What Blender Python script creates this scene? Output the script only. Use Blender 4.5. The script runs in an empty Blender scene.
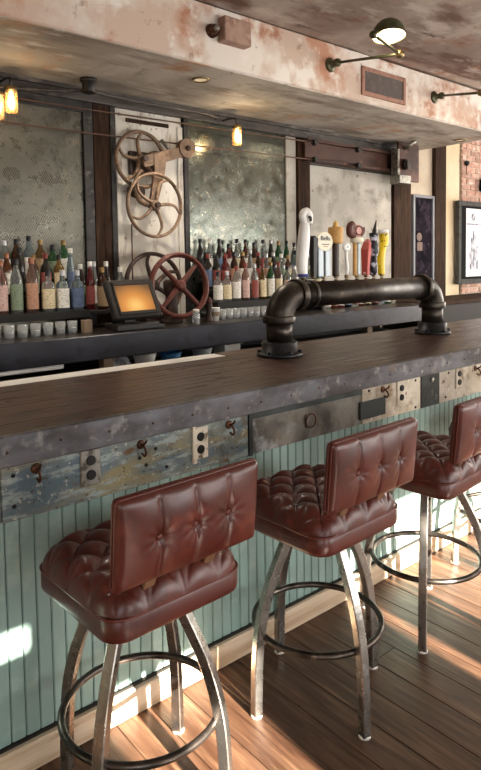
import bpy, math, random
from mathutils import Matrix, Vector
random.seed(7)
PI = math.pi
S = bpy.context.scene
COL = S.collection

# ------------------------------------------------------------------ camera
cd = bpy.data.cameras.new('camera'); cam = bpy.data.objects.new('camera', cd); COL.objects.link(cam)
cd.sensor_fit = 'VERTICAL'; cd.sensor_height = 36.0; cd.lens = 624.0 / 770 * 36.0
cd.shift_y = -(385 - 298) / 770.0; cd.clip_start = 0.05; cd.clip_end = 200
rt, dn, fw = (0.76555, -0.64323, -0.01415), (-0.04730, -0.03434, -0.99829), (0.64164, 0.76491, -0.05671)
cam.matrix_world = Matrix(((rt[0], -dn[0], -fw[0], 0.0), (rt[1], -dn[1], -fw[1], -1.8578), (rt[2], -dn[2], -fw[2], 1.59), (0, 0, 0, 1)))
S.camera = cam

# ------------------------------------------------------------------ light
S.view_settings.view_transform = 'Standard'; S.view_settings.look = 'None'
S.view_settings.gamma = 1.0; S.view_settings.use_curve_mapping = False
S.view_settings.exposure = 0.12
w = bpy.data.worlds.new('sky'); S.world = w; w.use_nodes = True
bg = w.node_tree.nodes['Background']; bg.inputs[0].default_value = (0.80, 0.90, 1.0, 1); bg.inputs[1].default_value = 1.3

sd = bpy.data.lights.new('sun', 'SUN'); sd.energy = 58.0; sd.angle = math.radians(0.6); sd.color = (1.0, 0.89, 0.76)
sun = bpy.data.objects.new('sun', sd); COL.objects.link(sun); sun.location = (0, -8, 6)
sun.rotation_euler = Vector((0.07, 1.0, -0.40)).to_track_quat('-Z', 'Y').to_euler()

def area(name, loc, direction, sx, sy, power, col):
    l = bpy.data.lights.new(name, 'AREA'); l.shape = 'RECTANGLE'; l.size = sx; l.size_y = sy; l.energy = power; l.color = col
    o = bpy.data.objects.new(name, l); COL.objects.link(o); o.location = loc
    o.rotation_euler = Vector(direction).to_track_quat('-Z', 'Y').to_euler()
    return o
DAY = (1.0, 0.96, 0.92)
# daylight in the real window openings of the front wall and the end wall
area('window_daylight', (-1.6, -3.62, 1.55), (0, 1, 0), 2.0, 1.9, 30, DAY)
area('window_daylight', (0.925, -3.62, 1.05), (0, 1, 0), 0.5, 1.0, 12, DAY)
area('window_daylight', (3.2, -3.62, 1.22), (0, 1, 0), 2.0, 1.4, 55, DAY)
area('window_daylight', (5.55, -3.62, 1.6), (0, 1, 0), 1.1, 1.9, 65, DAY)
area('window_daylight', (7.55, -3.62, 1.65), (0, 1, 0), 0.7, 1.9, 42, DAY)
area('window_daylight', (8.75, -3.62, 1.65), (0, 1, 0), 0.7, 1.9, 42, DAY)
area('window_daylight', (10.78, -0.6, 1.75), (-1, 0, 0), 2.6, 2.1, 260, (1.0, 0.93, 0.84))

# ------------------------------------------------------------------ helpers
def hexc(h):
    h = h.lstrip('#'); r = [int(h[i:i + 2], 16) / 255 for i in (0, 2, 4)]
    return tuple((c / 12.92 if c <= .04045 else ((c + .055) / 1.055) ** 2.4) for c in r) + (1.0,)

MATS = {}
def M(name, col, rough=.5, metal=0.0, layers=(), bump=None, coord='pos', stretch=(1, 1, 1), rl=None, emit=None, alpha=None, trans=0.0, coat=0.0, vary=0.0, ior=1.45):
    """layers: (colour, scale, low, high[, detail, stretch]) noise masks laid over the base colour."""
    m = bpy.data.materials.new(name); m.use_nodes = True; MATS[name] = m
    nt = m.node_tree; N = nt.nodes; L = nt.links; b = N['Principled BSDF']
    def c4(c): return hexc(c) if isinstance(c, str) else (tuple(c) + (1.0,))[:4]
    b.inputs['Roughness'].default_value = rough; b.inputs['Metallic'].default_value = metal
    b.inputs['Base Color'].default_value = c4(col); b.inputs['IOR'].default_value = ior
    if trans: b.inputs['Transmission Weight'].default_value = trans
    if coat: b.inputs['Coat Weight'].default_value = coat; b.inputs['Coat Roughness'].default_value = .2
    if alpha is not None: b.inputs['Alpha'].default_value = alpha
    if emit: b.inputs['Emission Color'].default_value = c4(emit[0]); b.inputs['Emission Strength'].default_value = emit[1]
    if not (layers or bump or rl or vary): return m
    if coord == 'pos':
        src = N.new('ShaderNodeNewGeometry').outputs['Position']
    else:
        src = N.new('ShaderNodeTexCoord').outputs['Object']
    oi = N.new('ShaderNodeObjectInfo')
    if coord in ('obj', 'plank'):
        if coord == 'plank': src = N.new('ShaderNodeNewGeometry').outputs['Position']
        mul = N.new('ShaderNodeVectorMath'); mul.operation = 'SCALE'; mul.inputs[0].default_value = (37, 19, 11)
        L.new(oi.outputs['Random'], mul.inputs['Scale'])
        ad = N.new('ShaderNodeVectorMath'); ad.operation = 'ADD'; L.new(src, ad.inputs[0]); L.new(mul.outputs[0], ad.inputs[1]); src = ad.outputs[0]
    def noise(scale, detail=5, st=stretch, roughness=.6):
        mp = N.new('ShaderNodeMapping'); mp.inputs['Scale'].default_value = st; L.new(src, mp.inputs['Vector'])
        n = N.new('ShaderNodeTexNoise'); n.inputs['Scale'].default_value = scale; n.inputs['Detail'].default_value = detail; n.inputs['Roughness'].default_value = roughness
        L.new(mp.outputs[0], n.inputs['Vector']); return n.outputs['Fac']
    def ramp(fac, lo, hi, a=0, bb=1):
        r = N.new('ShaderNodeMapRange'); r.inputs[1].default_value = lo; r.inputs[2].default_value = hi; r.inputs[3].default_value = a; r.inputs[4].default_value = bb
        r.clamp = True; L.new(fac, r.inputs[0]); return r.outputs[0]
    cur = None
    for ly in layers:
        c, sc, lo, hi = ly[:4]; de = ly[4] if len(ly) > 4 else 5; st = ly[5] if len(ly) > 5 else stretch
        mx = N.new('ShaderNodeMix'); mx.data_type = 'RGBA'
        L.new(ramp(noise(sc, de, st), lo, hi), mx.inputs[0])
        if cur is None: mx.inputs[6].default_value = c4(col)
        else: L.new(cur, mx.inputs[6])
        mx.inputs[7].default_value = c4(c); cur = mx.outputs[2]
    if vary:
        hs = N.new('ShaderNodeHueSaturation'); L.new(ramp(oi.outputs['Random'], 0, 1, 1 - vary, 1 + vary), hs.inputs['Value'])
        if cur is None: hs.inputs['Color'].default_value = c4(col)
        else: L.new(cur, hs.inputs['Color'])
        cur = hs.outputs[0]
    if cur is not None: L.new(cur, b.inputs['Base Color'])
    if rl: L.new(ramp(noise(rl[0], 4), .3, .7, rl[1], rl[2]), b.inputs['Roughness'])
    if bump:
        bp = N.new('ShaderNodeBump'); bp.inputs['Strength'].default_value = bump[1]; bp.inputs['Distance'].default_value = bump[2] if len(bump) > 2 else .01
        L.new(noise(bump[0], 6), bp.inputs['Height']); L.new(bp.outputs[0], b.inputs['Normal'])
    return m

class MB:
    def __init__(self): self.v = []; self.f = []; self.s = []
    def add(self, vs, fs, smooth=False):
        o = len(self.v); self.v += [tuple(p) for p in vs]; self.f += [tuple(i + o for i in q) for q in fs]; self.s += [smooth] * len(fs); return self
    def box(self, x0, x1, y0, y1, z0, z1, mat=None):
        vs = [(x, y, z) for z in (z0, z1) for y in (y0, y1) for x in (x0, x1)]
        if mat is not None: vs = [mat @ Vector(p) for p in vs]
        return self.add(vs, [(0, 2, 3, 1), (4, 5, 7, 6), (0, 1, 5, 4), (2, 6, 7, 3), (0, 4, 6, 2), (1, 3, 7, 5)])
    def cbox(self, x0, x1, y0, y1, z0, z1, c=.005, mat=None):
        """box with chamfered edges"""
        vs = []; idx = {}
        X = (x0, x1); Y = (y0, y1); Z = (z0, z1)
        for i in (0, 1):
            for j in (0, 1):
                for k in (0, 1):
                    sx, sy, sz = (c if i == 0 else -c), (c if j == 0 else -c), (c if k == 0 else -c)
                    for ax, p in ((0, (X[i], Y[j] + sy, Z[k] + sz)), (1, (X[i] + sx, Y[j], Z[k] + sz)), (2, (X[i] + sx, Y[j] + sy, Z[k]))):
                        idx[i, j, k, ax] = len(vs); vs.append(p)
        fs = []
        for i in (0, 1): fs.append([idx[i, 0, 0, 0], idx[i, 1, 0, 0], idx[i, 1, 1, 0], idx[i, 0, 1, 0]][::1 if i else -1])
        for j in (0, 1): fs.append([idx[0, j, 0, 1], idx[1, j, 0, 1], idx[1, j, 1, 1], idx[0, j, 1, 1]][::-1 if j else 1])
        for k in (0, 1): fs.append([idx[0, 0, k, 2], idx[1, 0, k, 2], idx[1, 1, k, 2], idx[0, 1, k, 2]][::1 if k else -1])
        for a, b_ in ((0, 1), (0, 2), (1, 2)):
            for p in (0, 1):
                for q in (0, 1):
                    t = 3 - a - b_
                    def key(tv): 
                        kk = [0, 0, 0]; kk[a] = p; kk[b_] = q; kk[t] = tv; return tuple(kk)
                    fs.append([idx[key(0) + (a,)], idx[key(1) + (a,)], idx[key(1) + (b_,)], idx[key(0) + (b_,)]])
        for i in (0, 1):
            for j in (0, 1):
                for k in (0, 1): fs.append([idx[i, j, k, 0], idx[i, j, k, 1], idx[i, j, k, 2]])
        if mat is not None: vs = [mat @ Vector(p) for p in vs]
        return self.add(vs, fs)
    def lathe(self, prof, c=(0, 0, 0), axis=(0, 0, 1), n=16, smooth=True, cap=True):
        q = Vector((0, 0, 1)).rotation_difference(Vector(axis).normalized()); c = Vector(c); vs = []; fs = []
        for r, z in prof:
            for k in range(n):
                a = 2 * PI * k / n; vs.append(c + q @ Vector((r * math.cos(a), r * math.sin(a), z)))
        for i in range(len(prof) - 1):
            for k in range(n): fs.append((i * n + k, i * n + (k + 1) % n, (i + 1) * n + (k + 1) % n, (i + 1) * n + k))
        self.add(vs, fs, smooth)
        if cap:
            m = len(prof) - 1; o = len(self.v) - len(vs)
            self.f.append(tuple(o + k for k in range(n))[::-1]); self.s.append(False)
            self.f.append(tuple(o + m * n + k for k in range(n))); self.s.append(False)
        return self
    def cyl(self, p0, p1, r, n=12, r2=None):
        p0 = Vector(p0); p1 = Vector(p1); return self.lathe([(r, 0), (r if r2 is None else r2, (p1 - p0).length)], p0, p1 - p0, n)
    def tube(self, pts, r, n=10, closed=False, sect=None, up=None, scales=None):
        """sweep a round (or given 2-d) section along points"""
        P = [Vector(p) for p in pts]; m = len(P); vs = []; fs = []
        sec = sect or [(r * math.cos(2 * PI * k / n), r * math.sin(2 * PI * k / n)) for k in range(n)]
        n = len(sec); prev = None
        for i in range(m):
            t = (P[(i + 1) % m] - P[i - 1]) if closed else (P[min(i + 1, m - 1)] - P[max(i - 1, 0)])
            t.normalize()
            if up is not None: u = Vector(up)
            elif prev is None: u = Vector((0, 0, 1)) if abs(t.z) < .9 else Vector((1, 0, 0))
            else: u = prev
            u = (u - t * u.dot(t)).normalized(); s = t.cross(u); prev = u
            k_ = scales[i] if scales else 1
            vs += [P[i] + (u * a + s * b_) * k_ for a, b_ in sec]
        R = m if closed else m - 1
        for i in range(R):
            j = (i + 1) % m
            for k in range(n): fs.append((i * n + k, i * n + (k + 1) % n, j * n + (k + 1) % n, j * n + k))
        self.add(vs, fs, sect is None)
        if not closed:
            o = len(self.v) - len(vs)
            self.f.append(tuple(o + k for k in range(n))[::-1]); self.s.append(False)
            self.f.append(tuple(o + (m - 1) * n + k for k in range(n))); self.s.append(False)
        return self
    def ring(self, c, R, r, axis=(0, 0, 1), n=40, m=8, sect=None):
        q = Vector((0, 0, 1)).rotation_difference(Vector(axis).normalized()); c = Vector(c)
        return self.tube([c + q @ Vector((R * math.cos(2 * PI * k / n), R * math.sin(2 * PI * k / n), 0)) for k in range(n)], r, m, True, sect, up=q @ Vector((0, 0, 1)))
    def grid(self, fn, nu, nv, smooth=True, flip=False):
        vs = [fn(i / nu, j / nv) for j in range(nv + 1) for i in range(nu + 1)]; fs = []
        for j in range(nv):
            for i in range(nu):
                a = j * (nu + 1) + i; q = (a, a + 1, a + nu + 2, a + nu + 1); fs.append(q[::-1] if flip else q)
        return self.add(vs, fs, smooth)
    def mesh(self, name, mat):
        me = bpy.data.meshes.new(name); me.from_pydata(self.v, [], self.f); me.polygons.foreach_set('use_smooth', self.s)
        me.materials.append(MATS[mat] if isinstance(mat, str) else mat); me.validate(); me.update()
        import bmesh
        bm = bmesh.new(); bm.from_mesh(me); bmesh.ops.recalc_face_normals(bm, faces=bm.faces); bm.to_mesh(me); bm.free()
        return me
    def build(self, name, mat, parent=None, label=None, kind=None):
        """vertices are in the world when parent is a root placed with root(); they are shifted to its origin"""
        off = Vector((0, 0, 0)); p = parent
        while p is not None: off += p.location; p = p.parent
        if off.length: self.v = [tuple(Vector(q) - off) for q in self.v]
        return link(name, self.mesh(name, mat), parent, label, kind)
def link(name, me, parent=None, label=None, kind=None, loc=None):
    o = bpy.data.objects.new(name, me); COL.objects.link(o); o.parent = parent
    if loc is not None: o.location = loc
    if label: o['label'] = label
    if kind: o['kind'] = kind
    return o
def root(name, label, cat, loc=(0, 0, 0), rz=0.0, group=None, kind=None):
    o = bpy.data.objects.new(name, None); COL.objects.link(o); o.location = loc; o.rotation_euler = (0, 0, rz); o.empty_display_size = .05
    o['label'] = label
    if cat: o['category'] = cat
    if group: o['group'] = group
    if kind: o['kind'] = kind
    return o
def tag(o, label, cat=None, group=None, kind=None):
    o['label'] = label
    if cat: o['category'] = cat
    if group: o['group'] = group
    if kind: o['kind'] = kind
    return o
def copy_tree(o, parent=None):
    c = o.copy(); COL.objects.link(c); c.parent = parent
    for ch in list(o.children): copy_tree(ch, c)
    return c
def catmull(P, k=6):
    P = [Vector(p) for p in P]; out = []
    for i in range(len(P) - 1):
        a, b, c, d = P[max(i - 1, 0)], P[i], P[i + 1], P[min(i + 2, len(P) - 1)]
        for j in range(k):
            t = j / k; out.append(.5 * ((2 * b) + (c - a) * t + (2 * a - 5 * b + 4 * c - d) * t * t + (3 * b - a - 3 * c + d) * t ** 3))
    out.append(P[-1]); return out

# ------------------------------------------------------------------ materials
M('plaster_beam', '#c9b3a2', .75, 0, [('#ddd5cb', 1.3, .46, .56), ('#b98a70', 2.1, .50, .62, 7), ('#e3dcd3', 3.6, .53, .62, 7), ('#a06c52', 4.2, .58, .70, 8), ('#8d7466', 9, .60, .72, 8)], (9, .3, .01))
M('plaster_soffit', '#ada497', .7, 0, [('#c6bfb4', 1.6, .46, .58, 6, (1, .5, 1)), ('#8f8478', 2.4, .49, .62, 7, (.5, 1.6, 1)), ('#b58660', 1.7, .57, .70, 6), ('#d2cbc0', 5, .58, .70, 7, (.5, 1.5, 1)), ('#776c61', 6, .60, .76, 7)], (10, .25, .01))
M('plaster_ceiling', '#94847a', .7, 0, [('#b5a99e', 1.2, .45, .56, 7, (1, .5, 1)), ('#6b5045', 1.9, .49, .60, 7, (.5, 1.7, 1)), ('#c2b7ad', 3.4, .55, .66, 7, (.6, 1.5, 1)), ('#95644c', 2.6, .56, .70, 7), ('#57453d', 6, .60, .72, 7, (.6, 1.6, 1))], (7, .3, .01))
M('plaster_wall', '#b9ab98', .85, 0, [('#cdbfa8', 1.5, .45, .65), ('#95866f', 3.5, .58, .8)], (15, .2, .01))
M('plaster_cream', '#dcc8a4', .8, 0, [('#e8d9bb', 1.5, .45, .65), ('#b99f78', 4, .62, .85)], (15, .2, .01))
M('floor_oak', '#573e2e', .40, 0, [('#41291b', 3.0, .42, .60, 6, (9, .8, 1)), ('#6f543f', 5.0, .52, .68, 6, (10, .6, 1)), ('#2c1a10', 7.0, .58, .70, 7, (8, .7, 1))], (16, .12, .004), 'plank', (9, .8, 1), (6, .34, .52), vary=.16)
M('subfloor', '#2a1a10', .9)
M('bead_paint', '#8da7a0', .5, 0, [('#7e9892', 3, .45, .65, 4, (1, 1, .3)), ('#a0b4ac', 6, .55, .7)], None, 'plank', vary=.05)
M('base_wood', '#d3bfa6', .55, 0, [('#b69a7c', 4, .45, .62, 5, (.3, 1, 4)), ('#8f7458', 9, .62, .8, 5, (.3, 1, 4))], None)
M('bar_wood', '#4d372b', .33, 0, [('#33221a', 5, .42, .62, 6, (.5, 9, 1)), ('#6b5041', 7, .55, .72, 6, (.6, 8, 1)), ('#8a766a', 16, .66, .78, 6, (.4, 5, 1))], (14, .2, .004), 'plank', (.6, 8, 1), (5, .24, .44), vary=.12)
M('bar_edge', '#6f6f74', .36, .45, [('#4a4748', 5, .45, .6, 5, (.5, 1, 1)), ('#96948f', 13, .56, .70), ('#75614e', 6, .60, .74), ('#c2bcb2', 34, .65, .74)], (30, .25, .004))
M('apron_blue', '#7f857d', .5, .15, [('#62747e', 3.0, .46, .60, 7), ('#948a66', 4.4, .48, .62, 8, (.5, 1, 1.8)), ('#98a5a3', 22, .52, .60, 8, (.5, 1, 1.8)), ('#6a5034', 13, .60, .68, 8, (.6, 1, 1.5)), ('#43372f', 4.0, .62, .76, 7), ('#c2beae', 46, .62, .68, 6), ('#54473b', 70, .60, .67)], (60, .45, .003))
M('apron_grey', '#85827a', .38, .55, [('#55514c', 4, .45, .6), ('#aab0b0', 5, .55, .68), ('#6e5a44', 9, .58, .7), ('#3b3633', 12, .62, .74)], (30, .25, .003))
M('apron_cream', '#b5ab98', .5, .1, [('#cfc7b6', 6, .46, .6), ('#8a7254', 8, .54, .66, 7), ('#6b6e66', 5, .58, .72), ('#5a3d28', 22, .62, .70), ('#ded8ca', 34, .62, .7)], (45, .4, .003))
M('apron_dark', '#3d4443', .45, .4, [('#2a2e2d', 6, .45, .6), ('#6f716a', 12, .6, .72)], (35, .3, .003))
M('black_gap', '#15110f', .7)
M('outlet_steel', '#9a9890', .35, .8, [('#5a564e', 30, .5, .65)], None)
M('outlet_worn', '#d9d2c2', .5, .0, [('#8b7a60', 24, .56, .65), ('#5a4c3c', 12, .6, .7)], None)
M('black_plastic', '#141415', .35)
M('hook_iron', '#4a3226', .45, .6, [('#7a4f36', 40, .5, .65)], None)
M('leather', '#57231a', .37, 0, [('#451a12', 7, .42, .62), ('#6b3024', 14, .55, .70), ('#2e110c', 5, .60, .76)], (160, .10, .002), 'obj', (1, 1, 1), (9, .30, .45), coat=.12, ior=1.5)
M('leather_button', '#5c271c', .38, 0, coat=.15)
M('stool_steel', '#a29e98', .27, .95, [('#86817a', 9, .45, .65, 5, (1, 1, .4)), ('#bcb8b2', 22, .58, .72)], None, 'obj', rl=(14, .20, .36))
M('ring_steel', '#5d5650', .34, .9, [('#3a332e', 9, .45, .62), ('#857c72', 20, .58, .7)], None, 'obj')
M('glide', '#d4d0c8', .5)
M('bracket_wood', '#7c5a40', .5, .1, [('#4f3626', 10, .45, .65)], None, 'obj')
M('pipe_iron', '#3b352f', .40, .75, [('#2a2521', 6, .45, .6), ('#5a5148', 12, .55, .72), ('#6d5c48', 26, .62, .72)], (60, .25, .002), rl=(10, .28, .5))
M('pipe_dark', '#26272a', .42, .6, [('#3a3a3c', 14, .5, .7)], (60, .25, .002))
M('mirror_left', '#8a877c', .22, .8, [('#a29e92', 2.5, .45, .6), ('#67675e', 5, .52, .66, 6), ('#b5a993', 6, .57, .70, 6), ('#55544c', 26, .58, .68)], (60, .3, .003), rl=(7, .15, .5))
M('mirror_mid', '#6b6e66', .16, .88, [('#5d625a', 4, .46, .60, 7), ('#7d7b6f', 8, .55, .66, 8), ('#4b4c45', 16, .60, .68, 8), ('#97917f', 34, .62, .69, 6)], (40, .12, .003), rl=(9, .10, .34))
M('mesh_wire', '#76776e', .45, .7)
M('concrete', '#aaa59a', .75, 0, [('#c0bbb0', 2, .45, .62), ('#8b8578', 5, .52, .68), ('#7a5b40', 3.4, .66, .75), ('#6d675c', 16, .62, .74)], (20, .25, .004))
M('panel_white', '#c4beb2', .7, 0, [('#d9d5cc', 3, .45, .6, 6, (1, 1, .4)), ('#8d8072', 7, .56, .68, 6, (1.5, 1, .4)), ('#b59a6a', 5, .66, .76), ('#6a5a4c', 18, .64, .72)], (25, .25, .003))
M('dark_wood', '#3a2a20', .8, 0, [('#281c15', 6, .45, .62, 6, (5, 5, .5)), ('#503b2b', 8, .56, .7, 6, (5, 5, .5))], (30, .2, .003), ior=1.2)
M('dark_steel', '#3a3836', .45, .6, [('#262423', 6, .45, .6), ('#595550', 14, .58, .7)], (40, .2, .002))
M('trim_steel', '#55504c', .45, .5, [('#3a3532', 5, .45, .6, 5, (.4, 1, 1)), ('#77706a', 10, .56, .7, 5, (.4, 1, 1))], (40, .2, .002))
M('rust_beam', '#4d3228', .55, .3, [('#352019', 6, .45, .6, 5, (.5, 1, 1)), ('#6e4a3a', 10, .56, .7)], (40, .25, .003))
M('counter_black', '#24242b', .35, .2, [('#33333c', 6, .45, .62, 5, (.4, 1, 1)), ('#17171b', 12, .55, .7)], (30, .15, .003))
M('counter_top', '#2c2723', .3, .1, [('#453d36', 9, .5, .65)], None)
M('cabinet_dark', '#16130f', .7)
M('stainless', '#eceae6', .36, .0, [('#d2d0cb', 10, .5, .7, 5, (.3, 1, 1))], None)  # white non-metal base paints in the sheen of steel reflecting a window
M('cast_rust', '#75604f', .6, .35, [('#8f745c', 9, .45, .6), ('#503a2c', 14, .55, .68), ('#a28c74', 30, .6, .7)], (60, .4, .003), 'obj')
M('cast_dark', '#3a2c26', .55, .4, [('#553d30', 12, .5, .66)], (60, .3, .003), 'obj')
M('wheel_red', '#5c2c22', .5, .15, [('#41211b', 12, .5, .65), ('#774235', 25, .58, .7)], (60, .3, .002), 'obj')
M('cable', '#5d4436', .6)
M('lamp_olive', '#59583f', .35, .4, [('#45442f', 14, .5, .65)], None, 'obj')
M('lamp_inner', '#efe6d0', .5)
M('brass', '#8d7a55', .35, .85, [('#6a5a3c', 30, .5, .65)], None, 'obj')
M('bulb_warm', '#fff2d8', .4, 0, emit=('#ffcf80', 9.0))
M('bulb_lamp', '#fff6e4', .4, 0, emit=('#ffe9c4', 4.5))
M('jar_glass', '#f3c98a', .08, 0, alpha=.38)
M('downlight_disc', '#efe4d2', .4, 0, emit=('#ffdca8', .35))
M('box_pink', '#a58878', .65, .1, [('#8f6f60', 9, .45, .62), ('#b89c8c', 16, .58, .7)], (30, .2, .003))
M('vent_dark', '#463a34', .55, .4, [('#5b4c44', 20, .5, .66)], None)
M('vent_frame', '#9d7563', .65, 0, [('#7d5748', 9, .5, .65)], None)
M('brick', '#b98f7e', .85, 0, [('#c9ab9b', 9, .45, .60), ('#a06f5d', 14, .55, .7), ('#dccbbd', 6, .54, .66)], (40, .4, .004), 'plank', vary=.2)
M('mortar', '#c9b8a4', .9, 0, [('#a8957f', 20, .5, .7)], None)
M('frame_grey', '#4c4c4a', .7, .0, [('#3a3a38', 14, .5, .66)], None, ior=1.25)
M('frame_black', '#151517', .85, ior=1.2)
M('frame_silver', '#77787e', .6, .0)
M('paper', '#dfe2e8', .7)
M('print_ink', '#6b7080', .7, 0, [('#c9ccd4', 18, .46, .54, 3, (1, 1, .4)), ('#3d404a', 24, .56, .64, 3, (1, 1, .4))], None)
M('art_dark', '#1c181f', .9, 0, [('#332b36', 8, .5, .6), ('#4a3c42', 14, .6, .68), ('#100e14', 6, .5, .6)], None, ior=1.15)
M('art_skin', '#75625a', .8)
M('screen_glow', '#3a2a18', .25, 0)
M('pos_black', '#221f1d', .45, 0, [('#34302c', 20, .5, .7)], None)
M('window_frame', '#cfc8ba', .6)
M('wall_front_paint', '#a89c8c', .8, 0, [('#bdb2a2', 2, .45, .65)], None)
M('copper', '#7a3a22', .35, .8)
M('white_gloss', '#eceae4', .3, 0, [('#cfcac0', 30, .58, .7)], None, 'obj')
M('china_white', '#e6e4de', .25)
M('china_blue', '#2f6ea3', .3)
M('china_grey', '#a9b0b4', .35)
M('bag_plastic', '#cfcfd6', .35, 0, [('#8d8d98', 12, .5, .6)], None)
M('carton', '#8a7660', .7)
# screen: a warm lit display, glow centred low on the panel
m = MATS['screen_glow']; nt = m.node_tree; b = nt.nodes['Principled BSDF']
tc = nt.nodes.new('ShaderNodeTexCoord'); mp = nt.nodes.new('ShaderNodeMapping'); mp.vector_type = 'POINT'
mp.inputs['Location'].default_value = (.05, 0, .30); mp.inputs['Scale'].default_value = (4.6, 4.6, 6.0)
gr = nt.nodes.new('ShaderNodeTexGradient'); gr.gradient_type = 'SPHERICAL'; cr = nt.nodes.new('ShaderNodeValToRGB')
cr.color_ramp.elements[0].color = hexc('#6b4c31'); cr.color_ramp.elements[1].color = hexc('#ffd27a'); e_ = cr.color_ramp.elements.new(.55); e_.color = hexc('#d98f45')
nt.links.new(tc.outputs['Object'], mp.inputs[0]); nt.links.new(mp.outputs[0], gr.inputs[0]); nt.links.new(gr.outputs['Fac'], cr.inputs[0])
nt.links.new(cr.outputs[0], b.inputs['Emission Color']); b.inputs['Emission Strength'].default_value = .95

# ================================================================== the setting
XL, XR, YF, YB, ZC = -3.2, 11.0, -3.6, 2.45, 3.28
# floor of oak planks running across to the bar
fl = tag(MB().box(XL, XR, YF, YB, -.06, -.022).build('floor', 'subfloor'), 'brown oak plank floor in front of the bar', kind='structure')
pw = .135; x = XL; i = 0
PL = {}
while x < XR - .01:
    cuts = [YF]; y = YF + random.uniform(.6, 2.4)
    while y < YB - .4: cuts.append(y); y += random.uniform(2.4, 3.4)
    cuts.append(YB)
    if x > 4.7: cuts = [YF, YB]
    for a, b_ in zip(cuts[:-1], cuts[1:]):
        MB().cbox(x + .0012, min(x + pw, XR) - .0012, a + .001, b_ - .001, -.022, random.uniform(-.0006, 0.0), .0016).build('plank', 'floor_oak', fl)
    x += pw
ceil = tag(MB().box(XL, XR, YF, YB + .15, ZC + .012, ZC + .2).build('ceiling', 'plaster_ceiling'), 'brown patinated plaster ceiling in large panels', kind='structure')
MB().cbox(XL, 4.243, YF, 1.44, ZC - .012, ZC + .012, .006).build('ceiling_panel', 'plaster_ceiling', ceil)
MB().cbox(4.255, XR, YF, 1.44, ZC, ZC + .02, .006).build('ceiling_panel', 'plaster_ceiling', ceil)
# dropped soffit over the bar
tag(MB().cbox(XL, 6.40, 1.44, YB, 2.882, ZC - .012, .008).build('trim_1', 'plaster_beam'), 'pinkish peeling plaster soffit beam above the bar', kind='structure')
tag(MB().box(XL, 6.39, 1.452, YB - .01, 2.874, 2.8815).build('trim_2', 'plaster_soffit'), 'grey plaster underside of the soffit over the bar', kind='structure')
wb = tag(MB().box(XL, XR, YB, YB + .15, 0, ZC).build('wall_back', 'plaster_wall'), 'plaster wall behind the bar', kind='structure')
tag(MB().box(XL - .15, XL, YF - .2, YB + .15, 0, ZC).build('wall_left', 'plaster_wall'), 'plaster end wall beyond the bar', kind='structure')
def walled(name, along, pos, thick, a0, a1, openings, mat, label):
    """wall with openings [(a, b, z0, z1)]; along 'x' or 'y'"""
    xs = sorted({a0, a1, *[o[0] for o in openings], *[o[1] for o in openings]}); mb = MB()
    for p, q in zip(xs[:-1], xs[1:]):
        zs = [0.0]; mid = (p + q) / 2
        for o in sorted([o for o in openings if o[0] < mid < o[1]], key=lambda o: o[2]): zs += [o[2], o[3]]
        zs.append(ZC)
        for z0, z1 in zip(zs[::2], zs[1::2]):
            if along == 'x': mb.box(p, q, pos - thick, pos, z0, z1)
            else: mb.box(pos, pos + thick, p, q, z0, z1)
    return tag(mb.build(name, mat), label, kind='structure')
FO = [(-2.5, -.7, .6, 2.45), (.66, 1.19, .45, 1.66), (.30, .44, 1.84, 1.995), (1.93, 2.02, .45, 1.9), (2.20, 4.2, .45, 1.9), (5.0, 6.1, .6, 2.55), (7.2, 7.9, .65, 2.6), (8.4, 9.1, .65, 2.6)]  # frameless slits added to shape the sun patches on beadboard and floor
walled('wall_front', 'x', YF, .22, XL - .15, XR + .2, FO, 'wall_front_paint', 'painted front wall with street windows and added sun slits')
walled('wall_right', 'y', XR, .2, YF, YB + .15, [(-1.9, .7, .7, 2.8)], 'plaster_wall', 'plaster end wall with a wide window')
for n_, (a, b_, z0, z1) in enumerate([FO[0], FO[1], FO[4], FO[5], FO[6], FO[7]]):
    wr = root('window_%d' % (n_ + 1), 'pale framed street window in the front wall', None, ((a + b_) / 2, YF - .12, z0), kind='structure')
    mb = MB(); t = .035
    mb.box(a, a + t, YF - .15, YF - .09, z0, z1).box(b_ - t, b_, YF - .15, YF - .09, z0, z1).box(a, b_, YF - .15, YF - .09, z0, z0 + t).box(a, b_, YF - .15, YF - .09, z1 - t, z1)
    mb.build('window_frame', 'window_frame', wr)
    mu = MB(); k = max(1, round((b_ - a) / .62))
    for q in range(1, k):
        xx = a + (b_ - a) * q / k; mu.box(xx - .014, xx + .014, YF - .14, YF - .10, z0 + t, z1 - t)
    zz = z0 + (z1 - z0) * .55
    mu.box(a + t, b_ - t, YF - .139, YF - .101, zz - .014, zz + .014)
    mu.build('glazing_bar', 'window_frame', wr)
# steel channel along the top of the mirrored wall
tr = tag(MB().box(XL, 6.0, 2.40, 2.45, 2.775, 2.874).build('trim_3', 'trim_steel'), 'dark steel channel along the top of the mirrors', kind='structure')
MB().box(XL, 6.0, 2.375, 2.40, 2.845, 2.874).build('flange', 'trim_steel', tr)
MB().box(XL, 6.0, 2.375, 2.40, 2.775, 2.795).build('flange', 'trim_steel', tr)

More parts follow.
